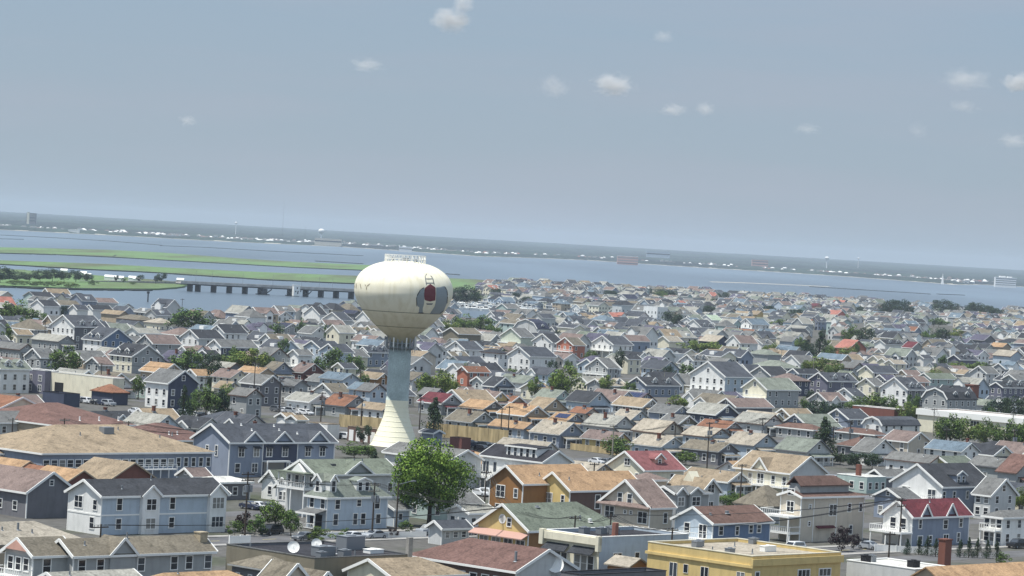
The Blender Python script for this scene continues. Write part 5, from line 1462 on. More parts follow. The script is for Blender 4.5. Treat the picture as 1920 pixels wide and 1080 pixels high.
# shrubs and trees on the island and its spit
for t in "0 530 34 500 d|28 528 30 508 d|55 528 22 512 d|75 528 24 506 d|98 528 24 504 d|120 529 20 508 d|142 529 18 505 d|165 530 16 512 d|88 538 26 527 s|60 537 26 526 s|30 536 24 524 s|115 538 24 527 s|135 540 18 530 s|218 529 6 515 d|262 530 9 514 d|303 531 13 510 d|292 532 6 516 d|232 530 6 520 s|250 534 10 528 s|175 535 14 525 s".split('|'):
    a = t.split(); tree(*map(float, a[:4]), a[4], z=.2)
# ------------------------------------------------------------------ the rest of the town, in lots along the same streets
NMAX = 300
KEEP = []         # parks where trees stand: image boxes left without houses
for bx in ((840, 585, 930, 618), (315, 575, 400, 612), (5, 560, 70, 600), (600, 655, 680, 692), (405, 655, 500, 683), (785, 690, 850, 735), (1030, 690, 1090, 735), (1505, 620, 1570, 690), (1585, 606, 1637, 640), (1725, 612, 1800, 640), (1748, 785, 1860, 820), (1865, 795, 1935, 830),
           (1650, 560, 1712, 588), (1812, 566, 1880, 592), (845, 540, 905, 565), (100, 655, 162, 692), (790, 750, 838, 800), (905, 785, 960, 835), (625, 775, 800, 850)): KEEP.append(bx)
def hides(x, y, h):
    px, py = PJ((x, y, 0)); kp = (py - yh(px)) / 50; top = py - (h + 2.2) * kp; w = 5.5 * kp
    for cx, yb, hw, yt in TBOX:
        if py < yb: continue
        if min(px + w, cx + hw) - max(px - w, cx - hw) > .25 * hw and top < yb - .3 * (yb - yt): return True
    for x0, x1, y0, y1, yc in VIS:
        if py < yc: continue
        if min(px + w, x1) - max(px - w, x0) > 2 and top < y1 and py > y0: return True
    return False
VIS = []          # parts of the listed houses that the photograph shows
for line in LIST.strip().split('\n'):
    t = line.split(); cx, cy, xl, xr, h = map(float, t[:5]); kp = (cy - yh(cx)) / (50 - h)
    VIS.append((xl + 2, xr - 2, cy - 14, cy + (.35 if h < 4.4 else .5) * h * kp, cy + h * kp))
def addvis(o, f=.7):
    c, s = math.cos(o.th), math.sin(o.th); l = o.root.location
    Wd = lambda x, y, z: PJ((l.x + x * c - y * s, l.y + x * s + y * c, z))
    x0, x1 = Wd(0, o.b, o.h)[0], Wd(o.a, 0, o.h)[0]; ye, yb_ = Wd(0, 0, o.h)[1], Wd(0, 0, 0)[1]
    VIS.append((x0 + 2, x1 - 2, min(Wd(o.a, 0, o.h)[1], Wd(0, o.b, o.h)[1]) - 12, ye + f * (yb_ - ye), yb_))
for o_ in HL[:NHERO]: addvis(o_)
for o_ in HL[NLIST:]: addvis(o_, .8)
def free(x, y, r):
    for bx, by, br in BLOCKED:
        if (x - bx) ** 2 + (y - by) ** 2 < (r + br) ** 2: return False
    for o in HL:
        l = o.root.location
        if abs(l.x - x) > 40 or abs(l.y - y) > 40: continue
        for k in range(9):
            qx, qy = x + (k % 3 - 1) * r * .8, y + (k // 3 - 1) * r * .8
            if inside_rect(o, qx, qy, .8): return False
    return True
rf = random.Random(11)
cand = []
u2, v2 = ang(G2), ang(G2 - math.pi / 2)
org = Vector((0, 680))
for i in range(-140, 330):
    for j in range(-150, 110):
        blk = math.floor(j / 2)
        q = blk * 46 + (10 if j % 2 == 0 else 27) ; p = i * 12.6 + (blk % 3) * 4
        if i % 12 == 11: continue
        c = org + u2 * (p + rf.uniform(-1.2, 1.2)) + v2 * (q + rf.uniform(-1.5, 1.5))
        if c.y < 500 or c.y > 4200: continue
        if not inpoly(c.x, c.y, LANDP) : continue
        ok = all(inpoly(c.x + dx, c.y + dy, LANDP) for dx, dy in ((12, 14), (-12, 14), (0, 20)))
        if not ok or any(inpoly(c.x + dx, c.y + dy, CANAL) for dx, dy in ((0, 0), (10, 8), (-10, 8), (8, -8), (-8, -8))): continue
        px, py = PJ((c.x, c.y, 0))
        if px < -420 or px > 2500 or py > 1030: continue
        if any(k[0] < px < k[2] and k[1] < py < k[3] + 6 for k in KEEP): continue
        if 842 < px < 1200 and 566 + (px - 850) * .1 - 3 < py < 596 + (px - 850) * .06: continue       # marina
        cand.append((c.y, c.x, px, py))
cand.sort()
RF = ['grey', 'dark', 'slate', 'grey', 'lgrey', 'slate', 'slate', 'dark', 'lgrey', 'steel', 'mauve', 'olive', 'ggrey', 'slate', 'violet', 'grey', 'mauve', 'tan']
RNEAR = ['beige', 'tan', 'lgrey', 'orange', 'grey', 'mauve', 'lgrey', 'grey', 'ggrey']
WF = ['white', 'white', 'white', 'cream', 'lgrey', 'white', 'lblue', 'cream', 'lgrey', 'grey', 'beige', 'lblue', 'slateblue', 'white', 'tan', 'teal']
FARH = []
GSLOTS = []
for blk in range(-75, 60):
    for i in range(-140, 330):
        c0 = org + u2 * (i * 12.6) + v2 * (blk * 46 + 41.5)
        if not (560 < c0.y < 1700): continue
        px, py = PJ((c0.x, c0.y, 0))
        if not (-60 < px < 1980): continue
        if not all(inpoly(c0.x + dx, c0.y + dy, LANDP) for dx, dy in ((12, 14), (-12, 14), (0, 22))): continue
        if any(inpoly(c0.x + dx, c0.y + dy, CANAL) for dx, dy in ((0, 0), (9, 8), (-9, 8), (8, -8), (-8, -8))): continue
        if any(inside_rect(o, c0.x + dx, c0.y + dy, .5) for o in HL if abs(o.root.location.x - c0.x) < 45 and abs(o.root.location.y - c0.y) < 45 for dx, dy in ((0, 0), (4, 4), (-4, -4), (4, -4), (-4, 4))): continue
        GSLOTS.append(c0)
gm = MB()
for c0 in GSLOTS:
    a0, a1 = c0 - u2 * 6.3, c0 + u2 * 6.3
    gm.poly([tuple(q) + (.014,) for q in (a0 - v2 * 3.8, a0 + v2 * 3.8, a1 + v2 * 3.8, a1 - v2 * 3.8)])
gm.build('side_streets', ASPH)['kind'] = 'structure'
for y, x, px, py in cand:
    r = rf.uniform(5.2, 6.4)
    if not free(x, y, r): continue
    two = rf.random() < (.35 if y < 1080 else .72)
    h = (rf.uniform(5.4, 6.8) if y < 1500 or rf.random() < .7 else rf.uniform(7, 9)) if two else rf.uniform(2.9, 3.6)
    if hides(x, y, h):
        if hides(x, y, 3): continue
        h = 3
    if y < 690 and two: h = min(h, 5.4)
    th = G2 + rf.uniform(-.05, .05); ridge = 'l' if rf.random() < .62 else 'r'
    
    a, b = (rf.uniform(6.6, 10), rf.uniform(9, 14)) if ridge == 'l' else (rf.uniform(9, 14), rf.uniform(6.6, 10))
    rc = rf.choice(RNEAR if (y < 970 and 820 < px < 1500) else RF)
    if y > 1450 and rf.random() < .05: rc = rf.choice(['rust', 'coral', 'steel', 'green', 'steel'])
    wc = rf.choice(WF)
    kd = 'hip' if rf.random() < .14 else 'gable'
    c, s = math.cos(th), math.sin(th)
    C0 = Vector((x - (a / 2) * c + (b / 2) * s, y - (a / 2) * s - (b / 2) * c, 0))
    BLOCKED.append((x, y, r * .86))
    spec = (C0, a, b, h, ridge, th, rc, wc, kd, rf.random(), px)
    if len(HL) < NMAX and -40 < px < 1960:
        rg = random.Random(int(x * 13 + y))
        o = house(0, 0, 0, 0, h, ridge, th, rc, wc, kd, pitch=rg.uniform(.5, .68) if kd == 'gable' else .42, place=(C0, a, b), name='cottage' if h < 4.4 else 'house', cat='cottage' if h < 4.4 else 'house', det=1, trim=True if rg.random() < (.75 if ridge == 'r' else .35) else rg.choice(['grey', 'dgrey', 'lgrey']))
        fl = ('G' if rg.random() < .4 and kd == 'gable' else '') + ('c' if rg.random() < .3 else '') + ('d' if rg.random() < .25 and kd == 'gable' and h > 4 else '') + ('b' if rg.random() < .2 and h > 5 else '')
        finish(o, fl, rg)
    else: FARH.append(spec)
print('houses', len(HL), 'far', len(FARH))
# all farther houses: one object
mb = MB(); mats = [rm(k) for k in RC] + [wm(k) for k in WC] + [WHITE, GLASS]
ri = {k: i for i, k in enumerate(RC)}; wi = {k: i + len(RC) for i, k in enumerate(WC)}; WI, GI = len(mats) - 2, len(mats) - 1
for C0, a, b, h, ridge, th, rc, wc, kd, rv, px in FARH:
    if ridge == 'r': Ls, Lt = a, b; fn0 = lambda s, t, z: (s, t, z)
    else: Ls, Lt = b, a; fn0 = lambda s, t, z: (t, s, z)
    c, s_ = math.cos(th), math.sin(th)
    W = lambda p: (C0.x + p[0] * c - p[1] * s_, C0.y + p[0] * s_ + p[1] * c, p[2])
    rise = (.42 + .4 * ((rv * 13) % 1)) * Lt / 2; ov = .4; T = lambda s, t, z: W(fn0(s, t, z)); m0 = wi[wc]
    hh = 3.5 if kd == 'hip' else 0
    for e in (0, Ls):
        pts = [(e, 0, 0), (e, 0, h)] + ([(e, Lt / 2, h + rise)] if not hh else []) + [(e, Lt, h), (e, Lt, 0)]
        mb.poly([T(*p) for p in pts], m0)
    for t in (0, Lt): mb.poly([T(0, t, 0), T(Ls, t, 0), T(Ls, t, h), T(0, t, h)], m0)
    p = rise / (Lt / 2); ez = h - ov * p; E = (hh if hh else -ov); G_ = (Ls - hh if hh else Ls + ov)
    for sg in (0, 1):
        t0 = -ov if sg == 0 else Lt + ov
        mb.poly([T(-ov, t0, ez + .1), T(Ls + ov, t0, ez + .1), T(G_, Lt / 2, h + rise + .1), T(E, Lt / 2, h + rise + .1)], ri[rc])
        mb.bar(T(-ov, t0, ez), T(Ls + ov, t0, ez), .1, .35, WI)
    TI = WI if (rv * 7) % 1 < .55 else wi['grey']
    for e, g_ in ((-ov, E), (Ls + ov, G_)):
        if hh: mb.poly([T(e, -ov, ez + .1), T(e, Lt + ov, ez + .1), T(g_, Lt / 2, h + rise + .1)], ri[rc])
        else:
            for t0 in (-ov, Lt + ov): mb.bar(T(e, t0, ez + .03), T(e, Lt / 2, h + rise + .03), .14, .42, TI)
    for face in 'LR':
        L = b if face == 'L' else a; n = 3
        for z in ([1.0, 3.8] if h > 5 else [1.0]):
            for i in range(n):
                if (i * 7 + int(rv * 100)) % 4 == 0: continue
                s0 = L * (i + .5) / n
                q = [fp(face, s0 - .5, .03, z), fp(face, s0 + .5, .03, z), fp(face, s0 + .5, .03, z + 1.4), fp(face, s0 - .5, .03, z + 1.4)]
                mb.poly([W(v) for v in q], GI)
    if rv > .6:      # cross gable bay or taller wing, in white or the wall colour
        f = 'L' if ridge == 'l' else 'R'; L = b if f == 'L' else a; s0 = L * (.2 + .5 * ((rv * 31) % 1)); w2 = 2.1; o1 = .4 + 2 * ((rv * 17) % 1); hz_ = h + (1.6 if rv > .85 else 0); m1 = WI if rv > .75 else m0
        A = lambda q, oo, z: W(fp(f, s0 + q, oo, z))
        mb.solid([A(-w2, o1, 0), A(w2, o1, 0), A(w2, o1, hz_), A(0, o1, hz_ + 1.5), A(-w2, o1, hz_)], [A(-w2, -3, 0), A(w2, -3, 0), A(w2, -3, hz_), A(0, -3, hz_ + 1.5), A(-w2, -3, hz_)], m1)
        for sg in (-1, 1):
            b0 = [A(sg * 2.4, o1 + .3, hz_ - .2), A(0, o1 + .3, hz_ + 1.55), A(0, -3, hz_ + 1.55), A(sg * 2.4, -3, hz_ - .2)]
            mb.solid(b0, [(x_, y_, z_ + .2) for x_, y_, z_ in b0], ri[rc])
        for z in ([1.0, 3.8] if h > 5 else [1.0]): mb.poly([A(-1.1, o1 + .03, z), A(1.1, o1 + .03, z), A(1.1, o1 + .03, z + 1.5), A(-1.1, o1 + .03, z + 1.5)], GI)
    if rv < .3:      # dormer block
        z = h + .9; f = 'L' if ridge == 'l' else 'R'; L = b if f == 'L' else a
        lo = [fp(f, L * .4, -.9, z - .6), fp(f, L * .6, -.9, z - .6), fp(f, L * .6, -3.2, z - .6), fp(f, L * .4, -3.2, z - .6)]
        mb.solid([W(v) for v in lo], [W((v[0], v[1], z + 1)) for v in lo], WI)
fo = mb.build('distant_houses', mats); tag(fo, 'densely packed gabled houses farther off, reaching to the bay shore', 'houses', kind='stuff')
# smaller garden trees between the houses
k = 0; tries = 0
while k < 130 and tries < 6000:
    tries += 1
    x = rt.uniform(-560, 980); y = 560 + 3000 * rt.random() ** 1.5
    if not inpoly(x, y, LANDP) or inpoly(x, y + 10, CANAL) or not inpoly(x, y + 25, LANDP): continue
    px, py = PJ((x, y, 0))
    if not (0 < px < 1920 and 560 < py < 1060) or (840 < px < 1120 and py < 600): continue
    if py > 930 and 560 < px < 900: continue
    if any(v[4] < py and min(px + 14, v[1]) - max(px - 14, v[0]) > 3 and py - 7 * (py - yh(px)) / 50 < v[3] - 6 for v in VIS if v[4] > 800): continue
    s = rt.uniform(3.4, 6.5)
    ok = all((x - bx) ** 2 + (y - by) ** 2 > (br + 2) ** 2 for bx, by, br in BLOCKED[-400:])
    if not ok or not all(not inside_rect(o, x, y, 1.2) for o in HL if abs(o.root.location.x - x) < 50 and abs(o.root.location.y - y) < 50): continue
    tree_at(x, y, s * rt.uniform(.8, 1.3), s * rt.uniform(1.1, 1.7), rt.choice('rrrddsyc'))
    k += 1

# ------------------------------------------------------------------ utility poles and their wires
POLEM = mat('pole_wood', lin((96, 84, 74), .6), .9, 'rough')
POLEG = mat('pole_pale', lin((170, 165, 150), .7), .8)
POLES = []
def pole(x, yt, yb, kind='', rot=0.0):
    p = P(x, yb, 0); kp = FPX / (p - Vector((0, 0, CAMZ))).length; h = (yb - yt) / kp; h = min(max(h, 8.5), 17)
    o = thing('utility_pole', p, G1 + rot, None, 'utility pole', 'wooden utility poles along the streets')
    m = MB(); m.cyl((0, 0, 0), (0, 0, h), .17, .11, 8); m.build('pole', POLEG if 'g' in kind else POLEM, o)
    if 'L' in kind:
        m = MB(); m.bar((0, 0, h - .3), (3.4, 0, h + .3), .09); m.build('lamp_arm', METAL, o); m = MB(); m.box(3.1, -.18, h + .12, 3.9, .18, h + .36); m.build('lamp_head', METAL, o)
    else:
        for dz in ((.5, 1.5) if 'd' in kind else (.5,)):
            m = MB(); m.box(-1.3, -.08, h - dz, 1.3, .08, h - dz + .16)
            m.build('crossarm', POLEG if 'w' in kind else POLEM, o)
            for q in (-1.15, -.5, .5, 1.15):
                m = MB(); m.cyl((q, 0, h - dz + .16), (q, 0, h - dz + .42), .07, .05, 6); m.build('insulator', METAL, o)
    if 't' in kind:
        for q in (-.5, .5): m = MB(); m.cyl((q, -.25, h - 3.2), (q, -.25, h - 2.1), .3, .3, 10); m.build('transformer', METAL, o)
    if 'o' in kind: m = MB(); m.cyl((.4, -.2, h - 1.8), (.4, -.2, h - 1.1), .35, .35, 10); m.build('lamp_head', WHITE, o)
    POLES.append((o, p, h)); return len(POLES) - 1
PL = """117 822 862 w|236 790 884 dtw|253 840 884 dg|458 885 1018 dt|470 812 880 dt|183 1030 1100|697 905 1010 dtw|742 930 1000 L|907 920 970|953 970 1050 w|1073 985 1070|1140 975 1066|1255 1025 1095 w|1147 825 870 g|1263 818 860|1325 815 885 w|1686 938 1024 d|1387 905 950|786 757 805 o|814 782 815|938 775 828|952 780 824|1147 820 864 g|1244 700 740 g|1327 818 856 t|1427 795 845 dt|1592 817 850 t|1749 773 820 g|1772 820 866|1897 787 830 g|1899 827 866 t|474 680 768|523 713 775|600 735 812 t|673 703 750|676 762 812 o|57 685 728|188 688 736 w|83 618 642|382 707 774 g|1464 655 690 g|1524 670 712 g|20 800 862 w|1110 905 950|1830 730 770|340 560 600|990 600 640 g|1560 820 862|1663 1062 1100"""
for t in PL.split('|'):
    a = t.split(); pole(float(a[0]), float(a[1]), float(a[2]), a[3] if len(a) > 3 else '')
WIRE = mat('wire', (.03, .03, .03), .7)
def wires(i, j, offs=(-1.1, -.45, .5, 1.1), dz=-.1, sag=1.0, r=.022):
    (oa, pa, ha), (ob, pb, hb) = POLES[i], POLES[j]
    t = thing('power_line', (pa.x, pa.y, ha), 0, None, 'power line', 'wires strung between the utility poles')
    ux = ang(G1)
    for q in offs:
        a = Vector((pa.x + ux.x * q, pa.y + ux.y * q, ha + dz)); b = Vector((pb.x + ux.x * q, pb.y + ux.y * q, hb + dz)); m = MB(); pr = None
        for s in range(13):
            f = s / 12; c = a.lerp(b, f); c.z -= sag * 4 * f * (1 - f)
            c = c - Vector((pa.x, pa.y, ha))
            if pr is not None: m.bar(pr, c, r * 2)
            pr = c
        m.build('wire', WIRE, t)
    LINES.append((t, i, j))
LINES = []
for i, j in ((0, 1), (1, 4), (3, 6), (6, 9), (9, 10), (10, 11), (11, 12), (8, 9), (11, 16), (25, 26), (32, 33), (33, 34), (31, 32), (2, 4), (15, 25), (18, 20), (23, 24), (12, 16), (5, 9), (17, 16), (13, 14), (19, 20), (21, 22), (21, 23), (24, 25), (26, 45), (28, 27), (29, 30), (35, 31), (36, 34), (44, 25)):
    if max(i, j) < len(POLES) and (POLES[i][1] - POLES[j][1]).length < 160: wires(i, j)

# ------------------------------------------------------------------ tan wall (solid board fence) behind the tower
def fence(px0, py0, px1, py1, h, label, name='fence', m=None):
    a, b = P(px0, py0), P(px1, py1); L = (b - a).length; an = math.atan2(b.y - a.y, b.x - a.x)
    t = thing(name, a, an, label, 'fence'); n = max(2, int(L / 3.0))
    for i in range(n):
        x0, x1 = L * i / n, L * (i + 1) / n
        q = MB(); q.box(x0 + .1, -.04, .05, x1 - .1, .04, h); q.build('panel', m or FENCE, t)
        q = MB(); q.box(x0 - .1, -.1, 0, x0 + .1, .1, h + .12); q.build('post', m or FENCE, t)
    return t
fence(800, 817, 953, 833, 3.4, 'tall tan board fence running right of the tower base')
fence(636, 800, 716, 808, 3.2, 'tall tan board fence left of the tower base')
fence(1070, 843, 1190, 858, 1.6, 'long low tan fence behind the modern white house')
fence(1640, 1034, 1760, 1040, 1.2, 'low white fence before the red-roofed house', m=WHITE)
fence(560, 1010, 800, 1008, 1.0, 'low white rail fence along the street by the pale blue house', m=WHITE)
fence(430, 1022, 470, 1020, 1.4, 'white picket fence beside the blue duplex', m=WHITE)

# ------------------------------------------------------------------ cars
CP = {'white': (236, 238, 240), 'silver': (176, 182, 188), 'black': (36, 38, 44), 'red': (120, 40, 46), 'navy': (54, 62, 84), 'grey': (110, 114, 120), 'tan': (190, 180, 158)}
CARS = []
def car(x, y, rot, col, suv=False, label=None, z=.03):
    o = thing('parked_car', (x, y, z), rot, label, 'car', 'cars parked around the town')
    pm = mat('car_' + col, lin(CP[col], .85), .25, spec=.6)
    L, W, H = (4.7, 1.85, 1.7) if suv else (4.5, 1.78, 1.42)
    if suv: body = [(-2.3, .35), (-2.32, .8), (-2.25, 1.02), (-.85 - .35, 1.05), (2.2, 1.02), (2.32, .7), (2.3, .35)]; cab = [(-1.35, 1.02), (-.75, 1.62), (-.3, 1.7), (1.9, 1.66), (2.2, 1.02)]
    else: body = [(-2.2, .3), (-2.24, .62), (-2.1, .8), (-1.1, .92), (1.6, .94), (2.15, .88), (2.24, .6), (2.2, .3)]; cab = [(-1.15, .92), (-.45, 1.38), (.7, 1.42), (1.65, .94)]
    def ext(pr, w, ins=0):
        m = MB(); m.solid([(p[0], -w / 2 + ins * (p[1] > 1.1), p[1]) for p in pr], [(p[0], w / 2 - ins * (p[1] > 1.1), p[1]) for p in pr]); return m
    ext(body, W).build('body', pm, o)
    ext(cab, W - .12, .12).build('cabin', pm, o)
    zc = 1.06 if suv else .96; zt_ = 1.56 if suv else 1.3
    for sg in (-1, 1):
        m = MB(); x0, x1 = cab[0][0] + .45, cab[-1][0] - .35; yy = sg * (W / 2 - .055)
        m.solid([(x0, yy - .012, zc), (x1, yy - .012, zc), (x1 - .25, yy * .93 - .012, zt_), (x0 + .35, yy * .93 - .012, zt_)], [(x0, yy + .012, zc), (x1, yy + .012, zc), (x1 - .25, yy * .93 + .012, zt_), (x0 + .35, yy * .93 + .012, zt_)])
        m.build('side_window', GLASS, o)
    a, b = Vector((cab[0][0], 0, cab[0][1])), Vector((cab[1][0], 0, cab[1][1]))
    for p, q in ((a.lerp(b, .12), a.lerp(b, .92)), (Vector((cab[-1][0], 0, cab[-1][1])).lerp(Vector((cab[-2][0], 0, cab[-2][1])), .12), Vector((cab[-1][0], 0, cab[-1][1])).lerp(Vector((cab[-2][0], 0, cab[-2][1])), .9))):
        s = -.03 if p.x < 0 else .03
        m = MB(); w = W / 2 - .2; m.solid([(p.x + s, -w, p.z + .02), (q.x + s, -w + .08, q.z + .02), (q.x + s, w - .08, q.z + .02), (p.x + s, w, p.z + .02)], [(p.x, -w, p.z), (q.x, -w + .08, q.z), (q.x, w - .08, q.z), (p.x, w, p.z)])
        m.build('windscreen', GLASS, o)
    for wx in (-1.4, 1.4):
        for sg in (-1, 1):
            m = MB(); m.cyl((wx, sg * (W / 2 - .2), .33), (wx, sg * (W / 2 + .02), .33), .33, .33, 14); wl_ = m.build('wheel', RUBBER, o)
            m = MB(); m.cyl((wx, sg * (W / 2 + .02), .33), (wx, sg * (W / 2 + .035), .33), .2, .2, 10); m.build('rim', METAL, wl_)
    for sg in (-1, 1):
        m = MB(); m.box(-L / 2 - .02 + .06, sg * .62 - .2, .6, -L / 2 + .14, sg * .62 + .2, .74); m.build('headlight', WHITE, o)
        m = MB(); m.box(L / 2 - .14, sg * .66 - .16, .62, L / 2 - .03, sg * .66 + .16, .76); m.build('tail_light', mat('tail_red', (.4, .02, .02), .4), o)
    CARS.append((o, col)); return o
def carpx(px, py, rot, col, suv=False, label=None):
    p = P(px, py); return car(p.x, p.y, G1 + rot, col, suv, label)
carpx(804, 1003, 0, 'silver', True, 'silver SUV parked beside the grey shed near the big tree')
carpx(850, 1010, 0, 'red', False, 'dark red car parked behind the silver SUV')
carpx(702, 1010, 0, 'silver', False, 'pale car parked in front of the pale blue house')
carpx(660, 1013, 0, 'white', False, 'white car at the left end of the street before the pale blue house')
carpx(887, 1004, 0, 'navy', False, 'dark navy car at the right end of the shed by the street')
carpx(508, 1003, 0.2, 'black', True, 'black SUV parked under the round tree left of the green-roofed houses')
carpx(572, 1014, 0, 'grey', False, 'grey car by the bushes at the kerb below the round tree')
carpx(1488, 1034, 0, 'white', True, 'white pickup-sized car below the tall beige house')
carpx(1908, 1028, 0, 'black', True, 'black car at the right edge beside the white porch house')
carpx(1630, 1030, R(90), 'silver', False, 'silver car between the beige house and red-roofed house')
rc_ = random.Random(5)
for px, py, n, dx, dy in ((470, 955, 3, 11, .6), (960, 940, 2, 10, .6), (1255, 985, 2, 12, 1), (900, 930, 3, 11, 1), (1120, 870, 4, 12, 1), (690, 880, 3, 12, 1), (1560, 905, 3, 12, .8), (1380, 1010, 2, 14, .6), (122, 752, 7, 9, 1), (330, 778, 4, 11, 1.2), (405, 782, 5, 10, 1), (520, 772, 5, 9, 1), (600, 818, 6, 11, 1.3), (880, 838, 6, 10, 1.2), (905, 848, 4, 11, 1.2), (255, 775, 4, 11, 1.1), (1000, 688, 3, 12, 1), (1150, 668, 4, 10, 1)):
    for i in range(n):
        carpx(px + dx * i * 1.5, py + dy * i * 1.5, R(90) + rc_.uniform(-.06, .06), rc_.choice(['white', 'silver', 'white', 'grey', 'black', 'navy', 'tan', 'white']), rc_.random() < .5)

# cars along the side streets: copies of a few, parts and all
PRO = {}
for c0 in GSLOTS:
    for sg in (-1, 1):
        if rc_.random() > (.55 if c0.y < 1100 else .3) or len(CARS) > 240: continue
        key = (rc_.choice(['white', 'silver', 'white', 'grey', 'black', 'navy', 'tan', 'white', 'red']), rc_.random() < .5)
        q = c0 + v2 * sg * 2.9 + u2 * rc_.uniform(-3, 3); ro = G2 + (math.pi if sg > 0 else 0)
        px, py = PJ((q.x, q.y, 0))
        if any(abs(v.x - q.x) < 2 and abs(v.y - q.y) < 2 for v in [p_[1] for p_ in POLES]): continue
        if key not in PRO: o = car(q.x, q.y, ro, key[0], key[1]); PRO[key] = o
        else: o = copy_tree(PRO[key]); o.location = (q.x, q.y, .03); o.rotation_euler = (0, 0, ro); CARS.append((o, key[0]))

# ------------------------------------------------------------------ marina
MAR = [tuple(P(x, y, 0)[:2]) for x, y in [(842, 565), (900, 566), (1000, 574), (1100, 584), (1190, 594), (1200, 602), (1060, 594), (950, 588), (850, 580)]]
sheet('marina_water', MAR, .055, WATER)
BOATS = []
def boat(px, py, L=9, kind=0, rot=None):
    p = P(px, py, .05); o = thing('boat', (p.x, p.y, .02), rot if rot is not None else G1 + R(90) + rb.uniform(-.15, .15), None, 'boat', 'white boats berthed in the marina')
    w = L * .3; hz = L * .13
    m = MB()
    bot = [(-L / 2, -w * .35, 0), (L * .25, -w * .35, 0), (L * .46, 0, 0), (L * .25, w * .35, 0), (-L / 2, w * .35, 0)]
    top = [(-L / 2, -w / 2, hz), (L * .22, -w / 2, hz * 1.1), (L * .55, 0, hz * 1.4), (L * .22, w / 2, hz * 1.1), (-L / 2, w / 2, hz)]
    m.solid(bot, top); m.build('hull', WHITE, o)
    if kind < 2:
        m = MB(); m.solid([(-L * .2, -w * .36, hz), (L * .2, -w * .3, hz), (L * .2, w * .3, hz), (-L * .2, w * .36, hz)], [(-L * .2, -w * .32, hz * 2.6), (L * .08, -w * .28, hz * 2.6), (L * .08, w * .28, hz * 2.6), (-L * .2, w * .32, hz * 2.6)])
        m.build('cabin', WHITE, o)
        m = MB(); m.box(-L * .19, -w * .365, hz * 1.6, L * .1, w * .365, hz * 2.2); m.build('cabin_window', GLASS, o)
    if kind == 1:
        m = MB(); m.box(-L * .45, -w * .36, hz * 3.3, L * .05, w * .36, hz * 3.45); m.build('canopy', mat('canopy_' + rb.choice('ab'), lin(rb.choice([(60, 80, 120), (190, 190, 185)]), .8), .7), o)
        for sx in (-.42, .0):
            for sy in (-1, 1): m = MB(); m.box(L * sx, sy * w * .33 - .04, hz, L * sx + .08, sy * w * .33 + .04, hz * 3.3); m.build('canopy_post', METAL, o)
    if kind == 2: m = MB(); m.cyl((0, 0, hz), (0, 0, L * 1.25), .09, .05, 6); m.build('mast', METAL, o)
    BOATS.append(o)
rb = random.Random(9)
for i in range(27): boat(852 + i * 7.4, 579 + i * .48 + rb.uniform(-.4, .4), rb.uniform(8, 12), rb.choice([0, 0, 1, 1, 2] if i % 6 == 0 else [0, 1]))
for i in range(18): boat(856 + i * 8.6, 570.5 + i * .55, rb.uniform(7, 11), rb.choice([0, 1, 1]))
for i in range(30): boat(1062 + i * 8, 593 + i * .7, rb.uniform(7, 10), rb.choice([0, 1]))
for i in range(26): boat(960 + i * 13, 599.5 + i * .62, rb.uniform(7, 9), rb.choice([0, 1]))
for i in range(12): boat(930 + i * 15, 577.5 + i * 1.1, rb.uniform(7, 10), rb.choice([0, 1, 2]))
for q in ((1200, 606), (1216, 609), (1240, 612), (262, 602), (1140, 640), (1160, 601)): boat(*q, 8, 0)
dk = random.Random(2)
for (x0, y0, x1, y1) in ((846, 575, 1050, 588), (850, 569, 1010, 578), (1050, 590, 1190, 599.5)):
    a, b = P(x0, y0, .3), P(x1, y1, .3); t = MB(); t.bar(a, b, 2.0, .25); tag(t.build('dock', mat('dock_wood', lin((160, 150, 132), .8), .9, 'rough')), {846: 'long timber dock behind the front row of marina boats', 850: 'timber dock behind the rear row of marina boats', 1050: 'timber dock at the right end of the marina'}[x0], 'dock')

# ------------------------------------------------------------------ bridge over the channel
A_, B_ = P(352, 546, WZ), P(760, 565, WZ)
br = thing('bridge', (A_.x, A_.y, WZ), math.atan2(B_.y - A_.y, B_.x - A_.x), 'long low drawbridge on dark piers crossing the channel', 'bridge')
Lb = (B_ - A_).length; zd = 5.6
q = MB(); q.box(-8, -5, zd, Lb, 5, zd + .9); q.build('deck', mat('bridge_concrete', lin((206, 202, 196), .85), .85, 'rough'), br)
for y in (-5.05, 4.85): q = MB(); q.box(-8, y, zd + .903, Lb, y + .2, zd + 1.9); q.build('parapet', mat('bridge_concrete', None), br)
q = MB(); q.box(-8, -4.4, zd - .8, Lb, 4.4, zd - .003); q.build('girder', mat('bridge_steel', lin((60, 66, 72), .7), .8), br)
kb = FPX / A_.length
PIERM = mat('pier_dark', lin((96, 100, 104), .75), .9, 'rough')
def bx(px): return (px - 352) / kb / math.cos(math.radians(0)) * 1.0
for px in (356, 372, 404, 436, 468, 594, 626, 658, 690, 722):
    s = bx(px); q = MB(); q.box(s - .65, -4.0, -1.5, s + .65, 4.0, zd - .8); 
    if px == 594: q.bar((s - 3.5, -3, zd - 1.2), (s, -3, zd - 4.5), .6); q.bar((s + 3.5, -3, zd - 1.2), (s, -3, zd - 4.5), .6)
    q.build('pier', PIERM, br)
for px in (505, 566):
    s = bx(px); q = MB(); q.box(s - 3.4, -5.5, -1.5, s + 3.4, 5.5, .6); q.box(s - 2.4, -4.4, .6, s + 1.8, 4.4, zd - 1.0); q.bar((s - 6, -4, zd - 1.2), (s - 2, -4, 1.5), .7); q.bar((s + 5.5, -4, zd - 1.2), (s + 1.6, -4, 1.5), .7)
    q.build('bascule_pier', PIERM, br)
